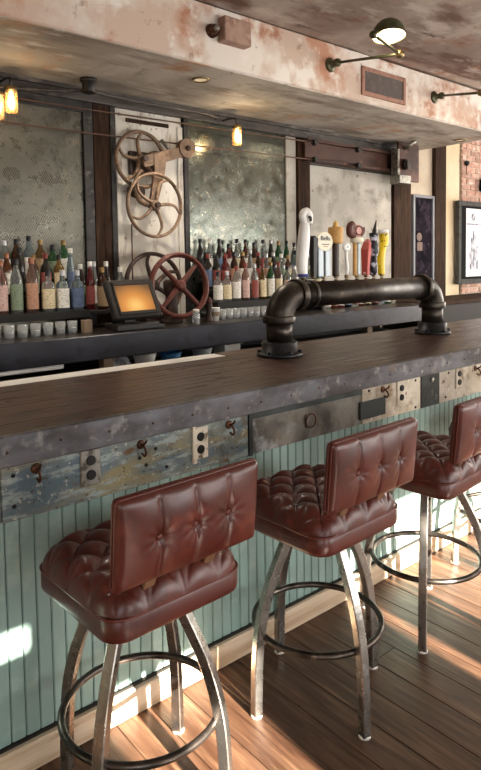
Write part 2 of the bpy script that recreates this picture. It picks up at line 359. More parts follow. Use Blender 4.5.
# ================================================================== the bar
bx0, bx1 = -1.5, 5.6
bar = root('bar_counter', 'long bar counter with dark wooden top, distressed metal apron and pale green beadboard', 'bar counter', (2.0, .4, 0))
MB().box(bx0 + .01, bx1 - .01, .055, .72, .0, 1.035).build('carcass', 'cabinet_dark', bar)
for k in range(6):                                              # top planks
    y0 = .02 + k * .13
    MB().cbox(bx0, bx1, y0 + .0008, y0 + .13 - .0008, 1.035, 1.08 - random.uniform(0, .0012), .002).build('top_plank', 'bar_wood', bar)
MB().cbox(2.15, bx1, .802, .94, 1.035, 1.079, .002).build('top_plank', 'bar_wood', bar)
eb = MB().cbox(bx0, bx1, 0.0, .03, .985, 1.0815, .004).build('edge_band', 'bar_edge', bar)
me = MB().lathe([(.005, 0), (.0045, .002), (.002, .0035)], (0, 0, 0), (0, -1, 0), 8).mesh('rivet', 'hook_iron')
for k in range(40):
    link('rivet', me, eb, loc=(bx0 + .1 + k * .17 - 2.0, .0 - .4, 1.033 + random.uniform(-.006, .006)))
MB().cbox(bx0, 2.13, .802, .925, 1.03, 1.080, .004).build('service_ledge', 'stainless', bar, 'pale stainless service ledge')
# apron plates
def plate(x0, x1, mat, y=.012, z0=.815, z1=.985, label=None): return MB().cbox(x0, x1, y, .05, z0, z1, .002).build('apron_plate', mat, bar, label)
plate(bx0, -.62, 'apron_blue'); plate(-.617, .62, 'apron_blue'); plate(.624, 1.598, 'apron_blue'); plate(2.312, 2.786, 'apron_cream'); plate(2.96, 4.2, 'apron_cream'); plate(4.204, bx1, 'apron_blue')
pd = plate(1.602, 2.308, 'apron_grey', .018, label='grey riveted metal panel')
MB().box(1.600, 1.618, .006, .03, .815, .985).build('panel_strip', 'apron_dark', pd)
MB().box(1.62, 2.308, .008, .03, .962, .985).build('panel_strip', 'apron_dark', pd)
MB().ring((1.959, .010, .897), .03, .004, (0, 1, 0), 24, 6, ).build('pull_ring', 'hook_iron', pd)
MB().cbox(1.93, 1.988, .010, .02, .868, .928, .003).build('pull_plate', 'apron_grey', pd)
MB().cbox(2.292, 2.484, .006, .02, .838, .924, .002).build('patch_plate', 'apron_dark', bar, 'dark patch plate')
MB().cbox(2.788, 2.957, .008, .05, .815, .985, .002).build('apron_plate', 'apron_dark', bar, 'dark apron plate')
MB().lathe([(.014, 0), (.012, .006), (.004, .009)], (2.885, .008, .955), (0, -1, 0), 12).build('bolt_cap', 'outlet_steel', bar)
hole = MB().lathe([(.007, 0), (.006, .003)], (0, 0, 0), (0, -1, 0), 10).mesh('screw', 'black_gap')
for x, z in ((1.10, .915), (1.165, .935), (1.125, .885), (1.21, .86), (.66, .955), (.66, .86), (2.36, .97), (2.74, .83), (2.74, .97), (3.05, .97), (3.02, .84)):
    link('screw', hole, bar, loc=(x - 2.0, .012 - .4, z))
# coat hooks
hk = MB()
hk.tube(catmull([(0, -.002, 0), (0, -.022, -.004), (0, -.034, -.022), (0, -.024, -.036), (0, -.008, -.030)], 5), .0042, 8)
hk.tube(catmull([(0, -.014, .002), (0, -.030, .010), (0, -.038, .022)], 4), .0038, 8)
hkm = hk.mesh('hook_prongs', 'hook_iron')
bpm = MB().lathe([(.017, 0), (.016, .004), (.008, .007)], (0, 0, 0), (0, -1, 0), 14).mesh('hook_plate', 'hook_iron')
for x, z in ((.731, .962), (1.106, .962), (1.50, .962), (2.467, .962), (3.33, .962), (4.0, .962), (.1, .962)):
    h = link('coat_hook', hkm, bar, loc=(x - 2.0, .012 - .4, z)); link('hook_plate', bpm, h)
# power outlets
om = {}
for key in ('outlet_steel', 'outlet_worn', 'apron_cream'):
    om[key] = MB().cbox(-.036, .036, -.006, 0, -.06, .06, .003).mesh('cover_plate', key)
sk = MB().lathe([(.0165, 0), (.0165, .004), (.015, .0055)], (0, 0, 0), (0, -1, 0), 18).mesh('socket', 'black_plastic')
for x, z, mt in ((.913, .925, 'outlet_steel'), (1.359, .918, 'outlet_worn'), (2.613, .925, 'apron_cream'), (3.153, .93, 'apron_cream'), (4.5, .925, 'outlet_steel'), (-.2, .925, 'outlet_steel')):
    o = link('power_outlet', om[mt], bar, loc=(x - 2.0, .012 - .4, z))
    for dz in (.024, -.024):
        s_ = link('socket', sk, o, loc=(0, -.0055, dz)); s_.parent = o
MB().cbox(1.322, 1.34, .002, .014, .845, .985, .002).build('torn_strip', 'outlet_worn', bar)
# beadboard, one board after another
bw = .0465; k = 0; x = bx0
bm_ = MB().cbox(0, bw - .0025, 0, .014, 0, .73, .0035).mesh('board', 'bead_paint')
while x < bx1 - bw:
    link('board', bm_, bar, loc=(x - 2.0, .040 - .4, .095)); x += bw
MB().cbox(bx0, bx1, .012, .055, 0, .095, .004).build('base_rail', 'base_wood', bar, 'pale worn base rail')
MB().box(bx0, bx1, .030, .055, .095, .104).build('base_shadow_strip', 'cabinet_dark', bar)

# ---- draft tower of black iron pipe
tw = root('beer_tower', 'draft beer tower of thick black iron pipe arching over the bar top', 'beer tower', (3.06, .6, 1.08))
X0, X1, ZT, RP = 2.335, 3.80, 1.405, .072
for xx in (X0, X1):
    s_ = 1 if xx == X0 else -1
    fl_ = MB().lathe([(.125, 0), (.125, .016), (.118, .02), (.098, .022), (.098, .075), (.092, .082)], (xx, .6, 1.08), n=28).build('flange', 'pipe_dark', tw)
    bl = MB().lathe([(.011, 0), (.011, .01), (.007, .013)], n=6)
    blm = bl.mesh('bolt', 'pipe_dark')
    for q in range(6):
        a = q * PI / 3 + .3; link('bolt', blm, fl_, loc=Vector((xx + .111 * math.cos(a), .6 + .111 * math.sin(a), 1.10)) - tw.location)
    MB().lathe([(RP, 0), (RP, .12)], (xx, .6, 1.155), n=28).build('riser', 'pipe_iron', tw)
    R = .125
    pts = [(xx + s_ * (R - R * math.cos(a)), .6, ZT - R + R * math.sin(a)) for a in [PI / 2 * q / 12 for q in range(13)]]
    MB().tube(pts, RP * 1.08, 28).build('elbow', 'pipe_iron', tw)
    MB().lathe([(RP * 1.22, 0), (RP * 1.25, .006), (RP * 1.25, .034), (RP * 1.22, .04)], (xx, .6, ZT - R - .02), n=28).build('collar', 'pipe_iron', tw)
    MB().lathe([(RP * 1.22, 0), (RP * 1.25, .006), (RP * 1.25, .034), (RP * 1.22, .04)], (xx + s_ * (R - .01), .6, ZT), (s_, 0, 0), n=28).build('collar', 'pipe_iron', tw)
MB().cyl((X0 + .15, .6, ZT), (X1 - .15, .6, ZT), RP, 28).build('crossbar', 'pipe_iron', tw)
MB().lathe([(RP * 1.1, 0), (RP * 1.13, .005), (RP * 1.13, .02), (RP * 1.1, .025)], (2.56, .6, ZT), (1, 0, 0), n=28).build('collar', 'pipe_iron', tw)
# faucets behind the crossbar, one tap handle on each
TX = [2.645, 2.735, 2.82, 2.935, 3.035, 3.135, 3.225, 3.305, 3.39]
for x in TX:
    f_ = MB().cyl((x, .66, ZT + .02), (x, .72, ZT + .03), .016, 12).build('faucet', 'brass', tw)
    MB().cyl((x, .72, ZT + .025), (x, .735, ZT - .09), .012, 10).build('spout', 'brass', f_)
    MB().cyl((x, .72, ZT + .03), (x, .72, ZT + .075), .009, 10, .012).build('collar_nut', 'brass', f_)
ZH = ZT + .079
M('h_white', '#efeee9', .35); M('h_black', '#1c1a1a', .4); M('h_cream', '#efe9d2', .45); M('h_grey', '#8b9294', .3, .6)
M('h_tan', '#c79a58', .55, 0, [('#a87c42', 30, .5, .65)], None, 'obj'); M('h_brown', '#5d3328', .5); M('h_red', '#c0544a', .4); M('h_pink', '#cf9a92', .5)
M('h_bw', '#1d1d24', .4, 0, [('#b9b9c6', 34, .53, .58)], None, 'obj'); M('h_yellow', '#f0cb1e', .4, 0, [('#1f1a10', 40, .585, .62)], None, 'obj')
M('h_darkwood', '#3a2a22', .45); M('h_goldtop', '#d9b064', .4, .3); M('h_ink', '#2b3444', .6); M('h_blue', '#3b3f8f', .4)
TG = 'beer tap handles'
def handle(k, label): 
    r = root('tap_handle', label, 'tap handle', (TX[k], .72, ZH), group=TG)
    MB().lathe([(.010, 0), (.012, .012), (.009, .02)], r.location, n=12).build('ferrule', 'brass', r); return r
def lat(r, prof, nm, mt, dx=0, dz=0, ax=(0, 0, 1), n=16, dy=0): return MB().lathe(prof, r.location + Vector((dx, dy, dz)), ax, n).build(nm, mt, r)
def path(r, pts, rad, nm, mt, n=12, scales=None): return MB().tube([r.location + Vector(p) for p in catmull(pts, 6)], rad, n, scales=scales).build(nm, mt, r)
r = handle(0, 'tall white sculpted tap handle with a hooked bird-like head')
b_ = path(r, [(0, 0, .015), (-.006, 0, .09), (.004, 0, .19), (.012, 0, .28), (.012, 0, .32)], .024, 'body', 'h_white', 14, [(.9 + .35 * math.sin(q / 24 * PI)) for q in range(25)])
path(r, [(.008, 0, .32), (-.004, -.005, .36), (.014, -.01, .385), (.034, -.012, .36), (.030, -.012, .315)], .018, 'head', 'h_white')
path(r, [(.016, -.024, .35), (.026, -.028, .345), (.028, -.027, .325)], .007, 'eye_marking', 'h_black')
lat(r, [(.026, 0), (.026, .016)], 'band', 'h_blue', 0, .016)
r = handle(1, 'slim black tap handle tucked between white sculpted handle and round cream sign')
MB().tube([r.location + Vector(p) for p in ((0, 0, .012), (0, 0, .12), (0, 0, .235))], 0, sect=[(.012, .016), (-.012, .016), (-.012, -.016), (.012, -.016)], scales=[.8, .9, 1.25]).build('body', 'h_black', r)
lat(r, [(.017, 0), (.012, .012)], 'cap', 'h_black', 0, .235)
r = handle(2, 'tap handle with a round cream disc sign on two grey stems')
for dx in (-.024, .024): MB().cbox(r.location.x + dx - .019, r.location.x + dx + .019, .708, .732, ZH + .012, ZH + .185, .004).build('stem', 'h_grey', r)
dk = lat(r, [(.052, 0), (.055, .004), (.055, .014), (.052, .018)], 'disc', 'h_cream', 0, .215, (0, -1, 0), 32, .002)
def text(s, loc, size, mt, parent, name='lettering', rx=PI / 2, ex=.0006):
    cu = bpy.data.curves.new(name, 'FONT'); cu.body = s; cu.size = size; cu.extrude = ex; cu.align_x = 'CENTER'; cu.align_y = 'CENTER'
    t = bpy.data.objects.new(name, cu); COL.objects.link(t); bpy.context.view_layer.update()
    me = bpy.data.meshes.new_from_object(t.evaluated_get(bpy.context.evaluated_depsgraph_get())); bpy.data.objects.remove(t)
    me.materials.clear(); me.materials.append(MATS[mt]); me.name = name
    o = link(name, me, parent, loc=loc); o.rotation_euler = (rx, 0, 0); return o
text('Bells', (0, -.0178, .232), .036, 'h_ink', r)
MB().box(r.location.x - .025, r.location.x + .025, .7015, .703, ZH + .196, ZH + .2).build('print_line', 'h_ink', r)
MB().box(r.location.x - .016, r.location.x + .016, .7015, .703, ZH + .184, ZH + .188).build('print_line', 'h_tan', r)
r = handle(3, 'tap handle topped by a tan cork-like block with gold finial on dark shaft')
path(r, [(0, 0, .012), (0, 0, .1), (0, 0, .21)], .019, 'shaft', 'h_darkwood'); lat(r, [(.016, 0), (.012, .07)], 'grip', 'h_pink', 0, .012)
lat(r, [(.033, 0), (.037, .01), (.039, .09), (.036, .095)], 'block', 'h_tan', 0, .205); lat(r, [(.02, 0), (.012, .012), (.014, .02), (.004, .038)], 'finial', 'h_goldtop', 0, .30)
r = handle(4, 'small white spoon-shaped tap handle')
path(r, [(0, 0, .012), (.006, 0, .06), (-.002, 0, .12), (0, 0, .16)], .009, 'stem', 'h_white', 10)
lat(r, [(.012, -.008), (.026, -.004), (.028, 0), (.026, .006), (.012, .009)], 'paddle', 'h_white', 0, .185, (0, -1, 0), 20)
lat(r, [(.007, 0), (.007, .002)], 'paddle_mark', 'h_grey', 0, .185, (0, -1, 0), 12, -.009)
r = handle(5, 'tap handle with a round red-brown emblem and dark wings over a cream pedestal')
for dx, mt in ((-.014, 'h_tan'), (.010, 'h_grey')): path(r, [(dx, 0, .012), (dx, 0, .1), (dx, 0, .215)], .012, 'shaft', mt)
lat(r, [(.026, 0), (.036, .012), (.036, .028), (.03, .032)], 'pedestal', 'h_cream', 0, .21)
em = lat(r, [(.034, 0), (.036, .006), (.030, .010)], 'emblem', 'h_pink', .008, .285, (0, -1, 0), 24); MB().ring(r.location + Vector((.008, -.011, .285)), .026, .0045, (0, 1, 0), 24, 6).build('emblem_ring', 'h_brown', em)
path(r, [(-.02, 0, .25), (-.05, 0, .265), (-.05, 0, .31), (-.03, 0, .325)], .019, 'wing', 'h_brown'); path(r, [(.03, 0, .26), (.048, 0, .28), (.045, 0, .305)], .013, 'wing', 'h_brown')
r = handle(6, 'plain red paddle tap handle')
MB().tube([r.location + Vector(p) for p in ((0, 0, .012), (0, 0, .08), (.004, 0, .17), (.012, 0, .215), (.018, 0, .235))], 0, sect=[(.011, .024), (-.011, .024), (-.011, -.024), (.011, -.024)], scales=[.8, .9, 1.1, .8, .3]).build('body', 'h_red', r)
lat(r, [(.014, 0), (.012, .02)], 'band', 'h_pink', 0, .012)
r = handle(7, 'black and white figural tap handle ending in a sharp black point')
path(r, [(0, 0, .012), (-.006, 0, .08), (.006, 0, .15), (0, 0, .22), (.006, 0, .27)], .028, 'body', 'h_bw', 14, [(.62 + .34 * abs(math.sin(q / 24 * PI * 2.5))) for q in range(25)])
path(r, [(.004, 0, .265), (.012, 0, .305), (.024, 0, .355)], .017, 'spike', 'h_black', 10, [1 - .94 * q / 12 for q in range(13)])
r = handle(8, 'yellow tap handle with black speckles and a white cap')
path(r, [(0, 0, .012), (-.006, 0, .08), (0, 0, .16), (.02, 0, .22), (.016, 0, .275)], .022, 'body', 'h_yellow', 14, [(.85 + .4 * q / 24) for q in range(25)])
lat(r, [(.026, 0), (.03, .006), (.03, .02), (.026, .024)], 'cap', 'h_white', .016, .272)

for o in [q for q in bpy.data.objects if q.get('category') == 'tap handle']: o.scale = (1.28, 1.15, 1.05)

# ================================================================== bar stools
def seat_fn(a, top, drop, rad):
    """tufted cushion: rings of a rounded square, from the middle out and over the edge"""
    sp = .118
    def fn(u, v):
        U, V = 2 * u - 1, 2 * v - 1
        m = max(abs(U), abs(V)); 
        if m < 1e-6: cx = cy = 0.0
        else:
            # direction on a rounded square
            dx, dy = U / m, V / m; k = 5.0 * m + .8
            n_ = (abs(dx) ** k + abs(dy) ** k) ** (1 / k); cx, cy = dx / n_, dy / n_
        L1 = a - rad; LT = L1 + rad * 1.35 + (drop - rad) ; t = m * LT
        if t < L1: d, z, sl = t, 0, 0
        else:
            ang = (t - L1) / (LT - L1) * PI / 2; d = L1 + rad * math.sin(ang); z = -drop * (1 - math.cos(ang)); sl = ang / (PI / 2)
        x, y = cx * d, cy * d
        p, q = (x + y) / (sp * 1.0), (x - y) / (sp * 1.0)
        tuft = (abs(math.sin(PI * p)) * abs(math.sin(PI * q)) + 1e-4) ** .38
        z += (1 - sl) * .028 * (tuft - 1) + .008 * (1 - m * m)
        if sl > 0:
            w_ = x if abs(cy) >= abs(cx) else y
            pl = abs(math.sin(PI * w_ / sp + .0)) ** .45
            e = .007 * (pl - 1) * math.sin(min(1, sl) * PI * .9 + .1)
            x += cx * e * 1.2; y += cy * e * 1.2
        return (x, y, top + z)
    return fn
def rrect(hx, hy, r, n=6):
    out = []
    for sx, sy, a0 in ((1, 1, 0), (-1, 1, PI / 2), (-1, -1, PI), (1, -1, 1.5 * PI)):
        for k in range(n + 1):
            a = a0 + PI / 2 * k / n; out.append((sx * (hx - r) + r * math.cos(a), sy * (hy - r) + r * math.sin(a)))
    return out
def slab(mb, prof, hx, hy, r):
    """stack of rounded rectangles: prof = [(inset, z)]"""
    n_ = len(rrect(hx, hy, r)); vs = []; fs = []
    for ins, z in prof: vs += [(x, y, z) for x, y in rrect(hx - ins, hy - ins, max(r - ins * .5, .004))]
    for i in range(len(prof) - 1):
        for k in range(n_): fs.append((i * n_ + k, i * n_ + (k + 1) % n_, (i + 1) * n_ + (k + 1) % n_, (i + 1) * n_ + k))
    fs.append(tuple(range(n_))[::-1]); fs.append(tuple((len(prof) - 1) * n_ + k for k in range(n_)))
    mb.add(vs, fs, True); return mb
def make_stool():
    r = root('bar_stool', 'stool', 'stool', group='tufted leather bar stools')
    # base: four bowed legs, ring, swivel plate
    leg = catmull([(.115, 0, .628), (.150, 0, .565), (.205, 0, .45), (.243, 0, .32), (.258, 0, .19), (.264, 0, .006)], 6)
    h = .0165
    lm_ = MB().tube(leg, 0, sect=[(h, h - .003), (h - .003, h), (-h + .003, h), (-h, h - .003), (-h, -h + .003), (-h + .003, -h), (h - .003, -h), (h, -h + .003)], up=(0, 1, 0)).mesh('leg', 'stool_steel')
    gm = MB().lathe([(.021, 0), (.021, .005), (.018, .008)], (.264, 0, 0), n=12).mesh('glide', 'glide')
    for k in range(4):
        l_ = link('leg', lm_, r); l_.rotation_euler = (0, 0, k * PI / 2); l_['leg'] = k; link('glide', gm, l_)
    MB().ring((0, 0, .28), .232, .0115, n=64, m=10).build('foot_ring', 'ring_steel', r)
    MB().box(-.13, .13, -.02, .02, .618, .630).box(-.02, .02, -.13, .13, .6182, .6298).build('leg_spider', 'stool_steel', r)
    MB().lathe([(.06, 0), (.06, .008), (.09, .010), (.09, .018)], (0, 0, .621), n=24).build('swivel_plate', 'ring_steel', r)
    # seat
    se = slab(MB(), [(.03, .638), (.010, .639), (.002, .646), (0, .656), (0, .700), (.004, .706)], .224, .222, .060).build('seat_band', 'leather', r)
    pip = [(x, y, .705) for x, y in rrect(.223, .221, .060)]
    MB().tube(pip, .0045, 6, True).build('piping', 'leather_button', se)
    MB().grid(seat_fn(.228, .784, .078, .062), 120, 120).build('seat_cushion', 'leather', r)
    for i in range(-4, 5):
        for j in range(-4, 5):
            x, y = (i + j) * .059, (i - j) * .059
            if abs(x) < .15 and abs(y) < .15:
                MB().lathe([(.0085, 0), (.0075, .003), (.003, .005)], (x, y, .764), n=10).build('tuft_button', 'leather_button', r)
    # backrest: rear face at y = -.235, leaning a little
    W, Hh, T = .228, .115, .022; zc = .917
    bx = [-.112, .0, .112]
    def face(sgn):
        def fn(u, v):
            x = (2 * u - 1) * W; z = (2 * v - 1) * Hh
            ex = max(0, (abs(x) - (W - .022)) / .022); ez = max(0, (abs(z) - (Hh - .022)) / .022)
            d = T - .010 * (1 - math.sqrt(max(0, 1 - min(1, ex) ** 2))) - .010 * (1 - math.sqrt(max(0, 1 - min(1, ez) ** 2)))
            d += .022 * (1 - abs(x / W) ** 3) * (1 - abs(z / Hh) ** 2.4)
            fade = (1 - min(1, ex)) * (1 - min(1, ez))
            for c in bx:
                rr = math.hypot(x - c, z); d -= fade * (.020 * math.exp(-rr / .017) + .0042 * math.exp(-((x - c) / .006) ** 2) + .004 * math.exp(-abs(x - c) / .03))
                an = math.atan2(z, x - c); d -= fade * .0017 * math.exp(-(rr - .03) ** 2 / .0009) * (.5 + .5 * math.cos(an * 9))
            return (x, sgn * d, z)
        return fn
    tilt = Matrix.Translation((0, -.252, zc)) @ Matrix.Rotation(math.radians(5), 4, 'X')
    bk = MB().grid(face(-1), 110, 56).grid(face(1), 110, 56, flip=True)
    nseg = []
    for u, v in [(q / 110, 0) for q in range(111)] + [(1, q / 56) for q in range(1, 57)] + [(1 - q / 110, 1) for q in range(1, 111)] + [(0, 1 - q / 56) for q in range(1, 57)]: nseg.append((u, v))
    A = [face(-1)(*q) for q in nseg]; B = [face(1)(*q) for q in nseg]; n_ = len(A)
    bk.add(A + B, [(k, (k + 1) % n_, n_ + (k + 1) % n_, n_ + k) for k in range(n_)], True)
    bk.v = [tuple(tilt @ Vector(q)) for q in bk.v]; b_ = bk.build('backrest', 'leather', r)
    for sg in (-1, 1):
        P = [tilt @ Vector((x, sg * (T - .016), z)) for x, z in rrect(W, Hh, .012, 3)]
        MB().tube(P, .0042, 6, True).build('piping', 'leather_button', b_)
        for c in bx:
            MB().lathe([(.010, 0), (.0095, .004), (.004, .008)], tilt @ Vector((c, sg * .0215, 0)), tilt.to_3x3() @ Vector((0, sg, 0)), 12).build('tuft_button', 'leather_button', b_)
    for sg in (-1, 1):
        mb = MB(); mb.cbox(-.019, .019, -.008, .008, -.07, .062, .003, Matrix.Translation((sg * .10, -.214, .79)) @ Matrix.Rotation(math.radians(24), 4, 'X'))
        mb.build('back_bracket', 'bracket_wood', r)
    return r
st0 = make_stool()
stools = [(.912, -.287, 2, 33, 'tufted brown leather bar stool standing in the sun patch below the worn outlet plate'),
          (1.64, -.318, 1.5, 79, 'tufted brown leather bar stool in front of the grey apron panel with the ring pull'),
          (2.355, -.305, 4, 31, 'tufted brown leather bar stool in front of the dark apron plate'),
          (3.105, -.29, 0, 50, 'tufted brown leather bar stool past the dark apron plate, farthest along the bar')]
for k, (x, y, a, ph, lb) in enumerate(stools):
    s_ = st0 if k == 0 else copy_tree(st0)
    s_.location = (x, y, 0); s_.rotation_euler = (0, 0, math.radians(a)); s_['label'] = lb
    for ch in s_.children:
        if 'leg' in ch: ch.rotation_euler = (0, 0, math.radians(ph - a) + ch['leg'] * PI / 2)
for o in bpy.data.objects:
    if 'leg' in o: del o['leg']

# ================================================================== back bar
bb = root('back_bar', 'long black back counter with a deep front band and an open shelf below', 'counter', (2.0, 2.1, 0))
CX0, CX1, CZ = -1.5, 5.55, 1.14
MB().cbox(CX0, CX1, 1.76, 2.40, 1.105, CZ, .004).build('worktop', 'counter_top', bb)
MB().cbox(CX0, CX1, 1.74, 1.785, .985, 1.142, .005).build('front_band', 'counter_black', bb)
MB().box(CX0, CX1, 1.80, 2.40, .82, .85).build('shelf', 'cabinet_dark', bb)
MB().box(CX0, CX1, 2.38, 2.40, 0, 1.105).build('back_panel', 'cabinet_dark', bb)
MB().box(CX0, CX1, 1.84, 2.38, 0, .82).build('cabinet', 'cabinet_dark', bb)
for x in (-.6, 1.90, 3.35, 4.6): MB().cbox(x, x + .075, 1.80, 1.87, .85, 1.105, .004).build('post', 'carton', bb)
MB().cyl((CX0 + .05, 1.80, .965), (1.62, 1.80, .965), .017, 14).build('rail', 'stainless', bb)
# side counter further right
sc = root('side_counter', 'brown wooden side counter beside the back wall, past the beer tower', 'counter', (6.8, 2.1, 0))
MB().cbox(5.62, 8.6, 1.88, 2.42, 1.10, 1.145, .006).build('worktop', 'dark_wood', sc)
MB().box(5.66, 8.56, 1.94, 2.42, 0, 1.10).build('body', 'cabinet_dark', sc)

# bottle steps
def steps(x0, x1, tiers, name, label, front_h):
    r = root(name, label, 'bottle shelf', ((x0 + x1) / 2, 2.2, CZ))
    for k, (y0, y1, zt) in enumerate(tiers):
        MB().cbox(x0, x1, y0, y1, zt - (front_h if k == 0 else .03), zt, .003).build('step', 'cabinet_dark', r)
        if k: MB().box(x0 + .01, x1 - .01, y0 + .012, y0 + .022, tiers[k - 1][2], zt - .03).build('riser', 'cabinet_dark', r)
    for xx in (x0, x1 - .02):
        MB().box(xx, xx + .02, tiers[0][0] + .02, tiers[-1][1], CZ, tiers[0][2] - front_h).build('side_panel', 'cabinet_dark', r)
    return r
TL = [(2.03, 2.15, 1.285), (2.15, 2.26, 1.385), (2.26, 2.375, 1.475)]
steps(.55, 1.93, TL, 'bottle_steps', 'black stepped bottle shelf under the mesh-covered mirror', .05)
TR = [(2.07, 2.17, 1.275), (2.17, 2.27, 1.375), (2.27, 2.375, 1.465)]
steps(3.06, 4.32, TR, 'bottle_steps', 'black stepped bottle shelf under the mottled bare mirror', .10)

# bottles: shapes
SH = {'round': ([(.036, 0), (.038, .004), (.038, .185), (.034, .205), (.018, .235), (.0145, .25), (.0145, .292)], .292, (.022, .165), .0388),
      'tall': ([(.034, 0), (.0355, .004), (.0355, .20), (.030, .225), (.016, .262), (.0135, .28), (.0135, .318)], .318, (.022, .175), .0363),
      'square': ([(.040, 0), (.041, .004), (.041, .16), (.037, .180), (.017, .195), (.015, .205), (.015, .255)], .255, (.02, .145), .0418),
      'slim': ([(.029, 0), (.030, .004), (.030, .20), (.025, .235), (.013, .285), (.0125, .30), (.0125, .335)], .335, (.04, .17), .0308),
      'squat': ([(.042, 0), (.045, .006), (.045, .11), (.038, .145), (.018, .165), (.015, .175), (.015, .215)], .215, (.025, .095), .0458)}
GL = {'clear': '#c4cbc8', 'amber': '#74431f', 'green': '#2a5f38', 'brown': '#40281a', 'red': '#6d1f22', 'pale blue': '#a9bcc4', 'gold': '#a98146', 'dark': '#1d1a18', 'rose': '#b38a80'}
LB = {'white': '#e6e2d8', 'cream': '#d9c9a4', 'red': '#8f4840', 'black': '#1c1b1c', 'orange': '#b88a70', 'blue': '#5c6c8a', 'green': '#7b8a72', 'pink': '#c9a79c', 'tan': '#a98d6c'}
CP = {'black': '#17161a', 'silver': '#b9b9bb', 'red': '#7d322b', 'gold': '#8d744a', 'white': '#d4d1ca', 'copper': '#8d5e48'}
for k, v in GL.items():
    m = M('glass_' + k.replace(' ', '_'), v, .08, 0, coat=.4); m.node_tree.nodes['Principled BSDF'].inputs['Transmission Weight'].default_value = {'dark': .2, 'red': .5, 'brown': .5, 'green': .55}.get(k, .86)
for k, v in LB.items(): M('label_' + k, v, .6, 0, [(tuple(c * .45 for c in hexc(v)[:3]), 70, .56, .60, 4, (1, 1, 2.2))], None, 'obj')
for k, v in CP.items(): M('cap_' + k, v, .35, .6 if k in ('silver', 'gold', 'copper') else 0)
BM = {}
def bottle(x, y, z, sh, gl, lb, cp, where, group, scale=1.0):
    prof, top, (l0, l1), lr = SH[sh]
    kind = {'round': 'bottle', 'tall': 'tall bottle', 'square': 'broad-shouldered bottle', 'slim': 'slender bottle', 'squat': 'squat bottle'}[sh]
    r = root('liquor_bottle', '%s glass %s with %s label and %s cap, %s' % (gl, kind, lb, cp, where), 'bottle', (x, y, z), random.uniform(-.5, .5), group)
    key = ('b', sh, gl)
    if key not in BM: BM[key] = MB().lathe(prof, n=14).mesh('glass_body', 'glass_' + gl.replace(' ', '_'))
    link('glass_body', BM[key], r)
    key = ('l', sh, lb)
    if key not in BM:
        def fn(u, v, lr=lr, l0=l0, l1=l1):
            a = -PI / 2 + (u - .5) * 3.9; return (lr * math.cos(a), lr * math.sin(a), l0 + (l1 - l0) * v)
        BM[key] = MB().grid(fn, 12, 1).mesh('paper_label', 'label_' + lb)
    link('paper_label', BM[key], r)
    key = ('c', sh, cp)
    if key not in BM: BM[key] = MB().lathe([(.0165, top - .03), (.0168, top - .028), (.0168, top + .004), (.015, top + .007)], n=12).mesh('cap', 'cap_' + cp)
    link('cap', BM[key], r)
    r.scale = (scale,) * 3
    return r
rb = random.Random(11)
def row(x0, x1, n, y, z, specs, where, group, jit=.003, sc=.95):
    for k in range(n):
        s_ = specs[k % len(specs)]
        bottle(x0 + (x1 - x0) * k / max(1, n - 1) + rb.uniform(-jit, jit), y + rb.uniform(-.006, .006), z, *s_, where, group, sc * rb.uniform(.97, 1.03))
WL = '%s step under mesh mirror'
g = 'liquor bottles under the mesh-covered mirror'
row(1.05, 1.87, 9, 2.09, 1.286, [('tall', 'amber', 'pink', 'copper'), ('tall', 'rose', 'orange', 'red'), ('tall', 'amber', 'cream', 'copper'), ('tall', 'rose', 'pink', 'copper'), ('tall', 'clear', 'green', 'black'), ('tall', 'rose', 'orange', 'copper'), ('square', 'clear', 'cream', 'black'), ('square', 'pale blue', 'white', 'silver'), ('square', 'pale blue', 'blue', 'silver')], WL % 'lowest', g, sc=1.06)
row(1.0, 1.88, 11, 2.205, 1.386, [('round', 'clear', 'white', 'black'), ('tall', 'amber', 'red', 'gold'), ('round', 'gold', 'cream', 'white'), ('round', 'brown', 'orange', 'black'), ('tall', 'clear', 'tan', 'silver'), ('round', 'amber', 'white', 'copper'), ('slim', 'dark', 'black', 'black'), ('round', 'brown', 'green', 'gold'), ('round', 'dark', 'red', 'red'), ('round', 'gold', 'cream', 'black'), ('slim', 'pale blue', 'blue', 'white')], WL % 'middle', g)
row(1.05, 1.88, 11, 2.315, 1.476, [('round', 'brown', 'tan', 'gold'), ('round', 'clear', 'white', 'black'), ('slim', 'clear', 'pink', 'silver'), ('round', 'dark', 'black', 'red'), ('tall', 'clear', 'green', 'black'), ('round', 'clear', 'white', 'silver'), ('round', 'amber', 'black', 'black'), ('tall', 'pale blue', 'white', 'black'), ('round', 'gold', 'tan', 'gold'), ('square', 'green', 'green', 'black'), ('round', 'green', 'white', 'gold')], WL % 'top', g)
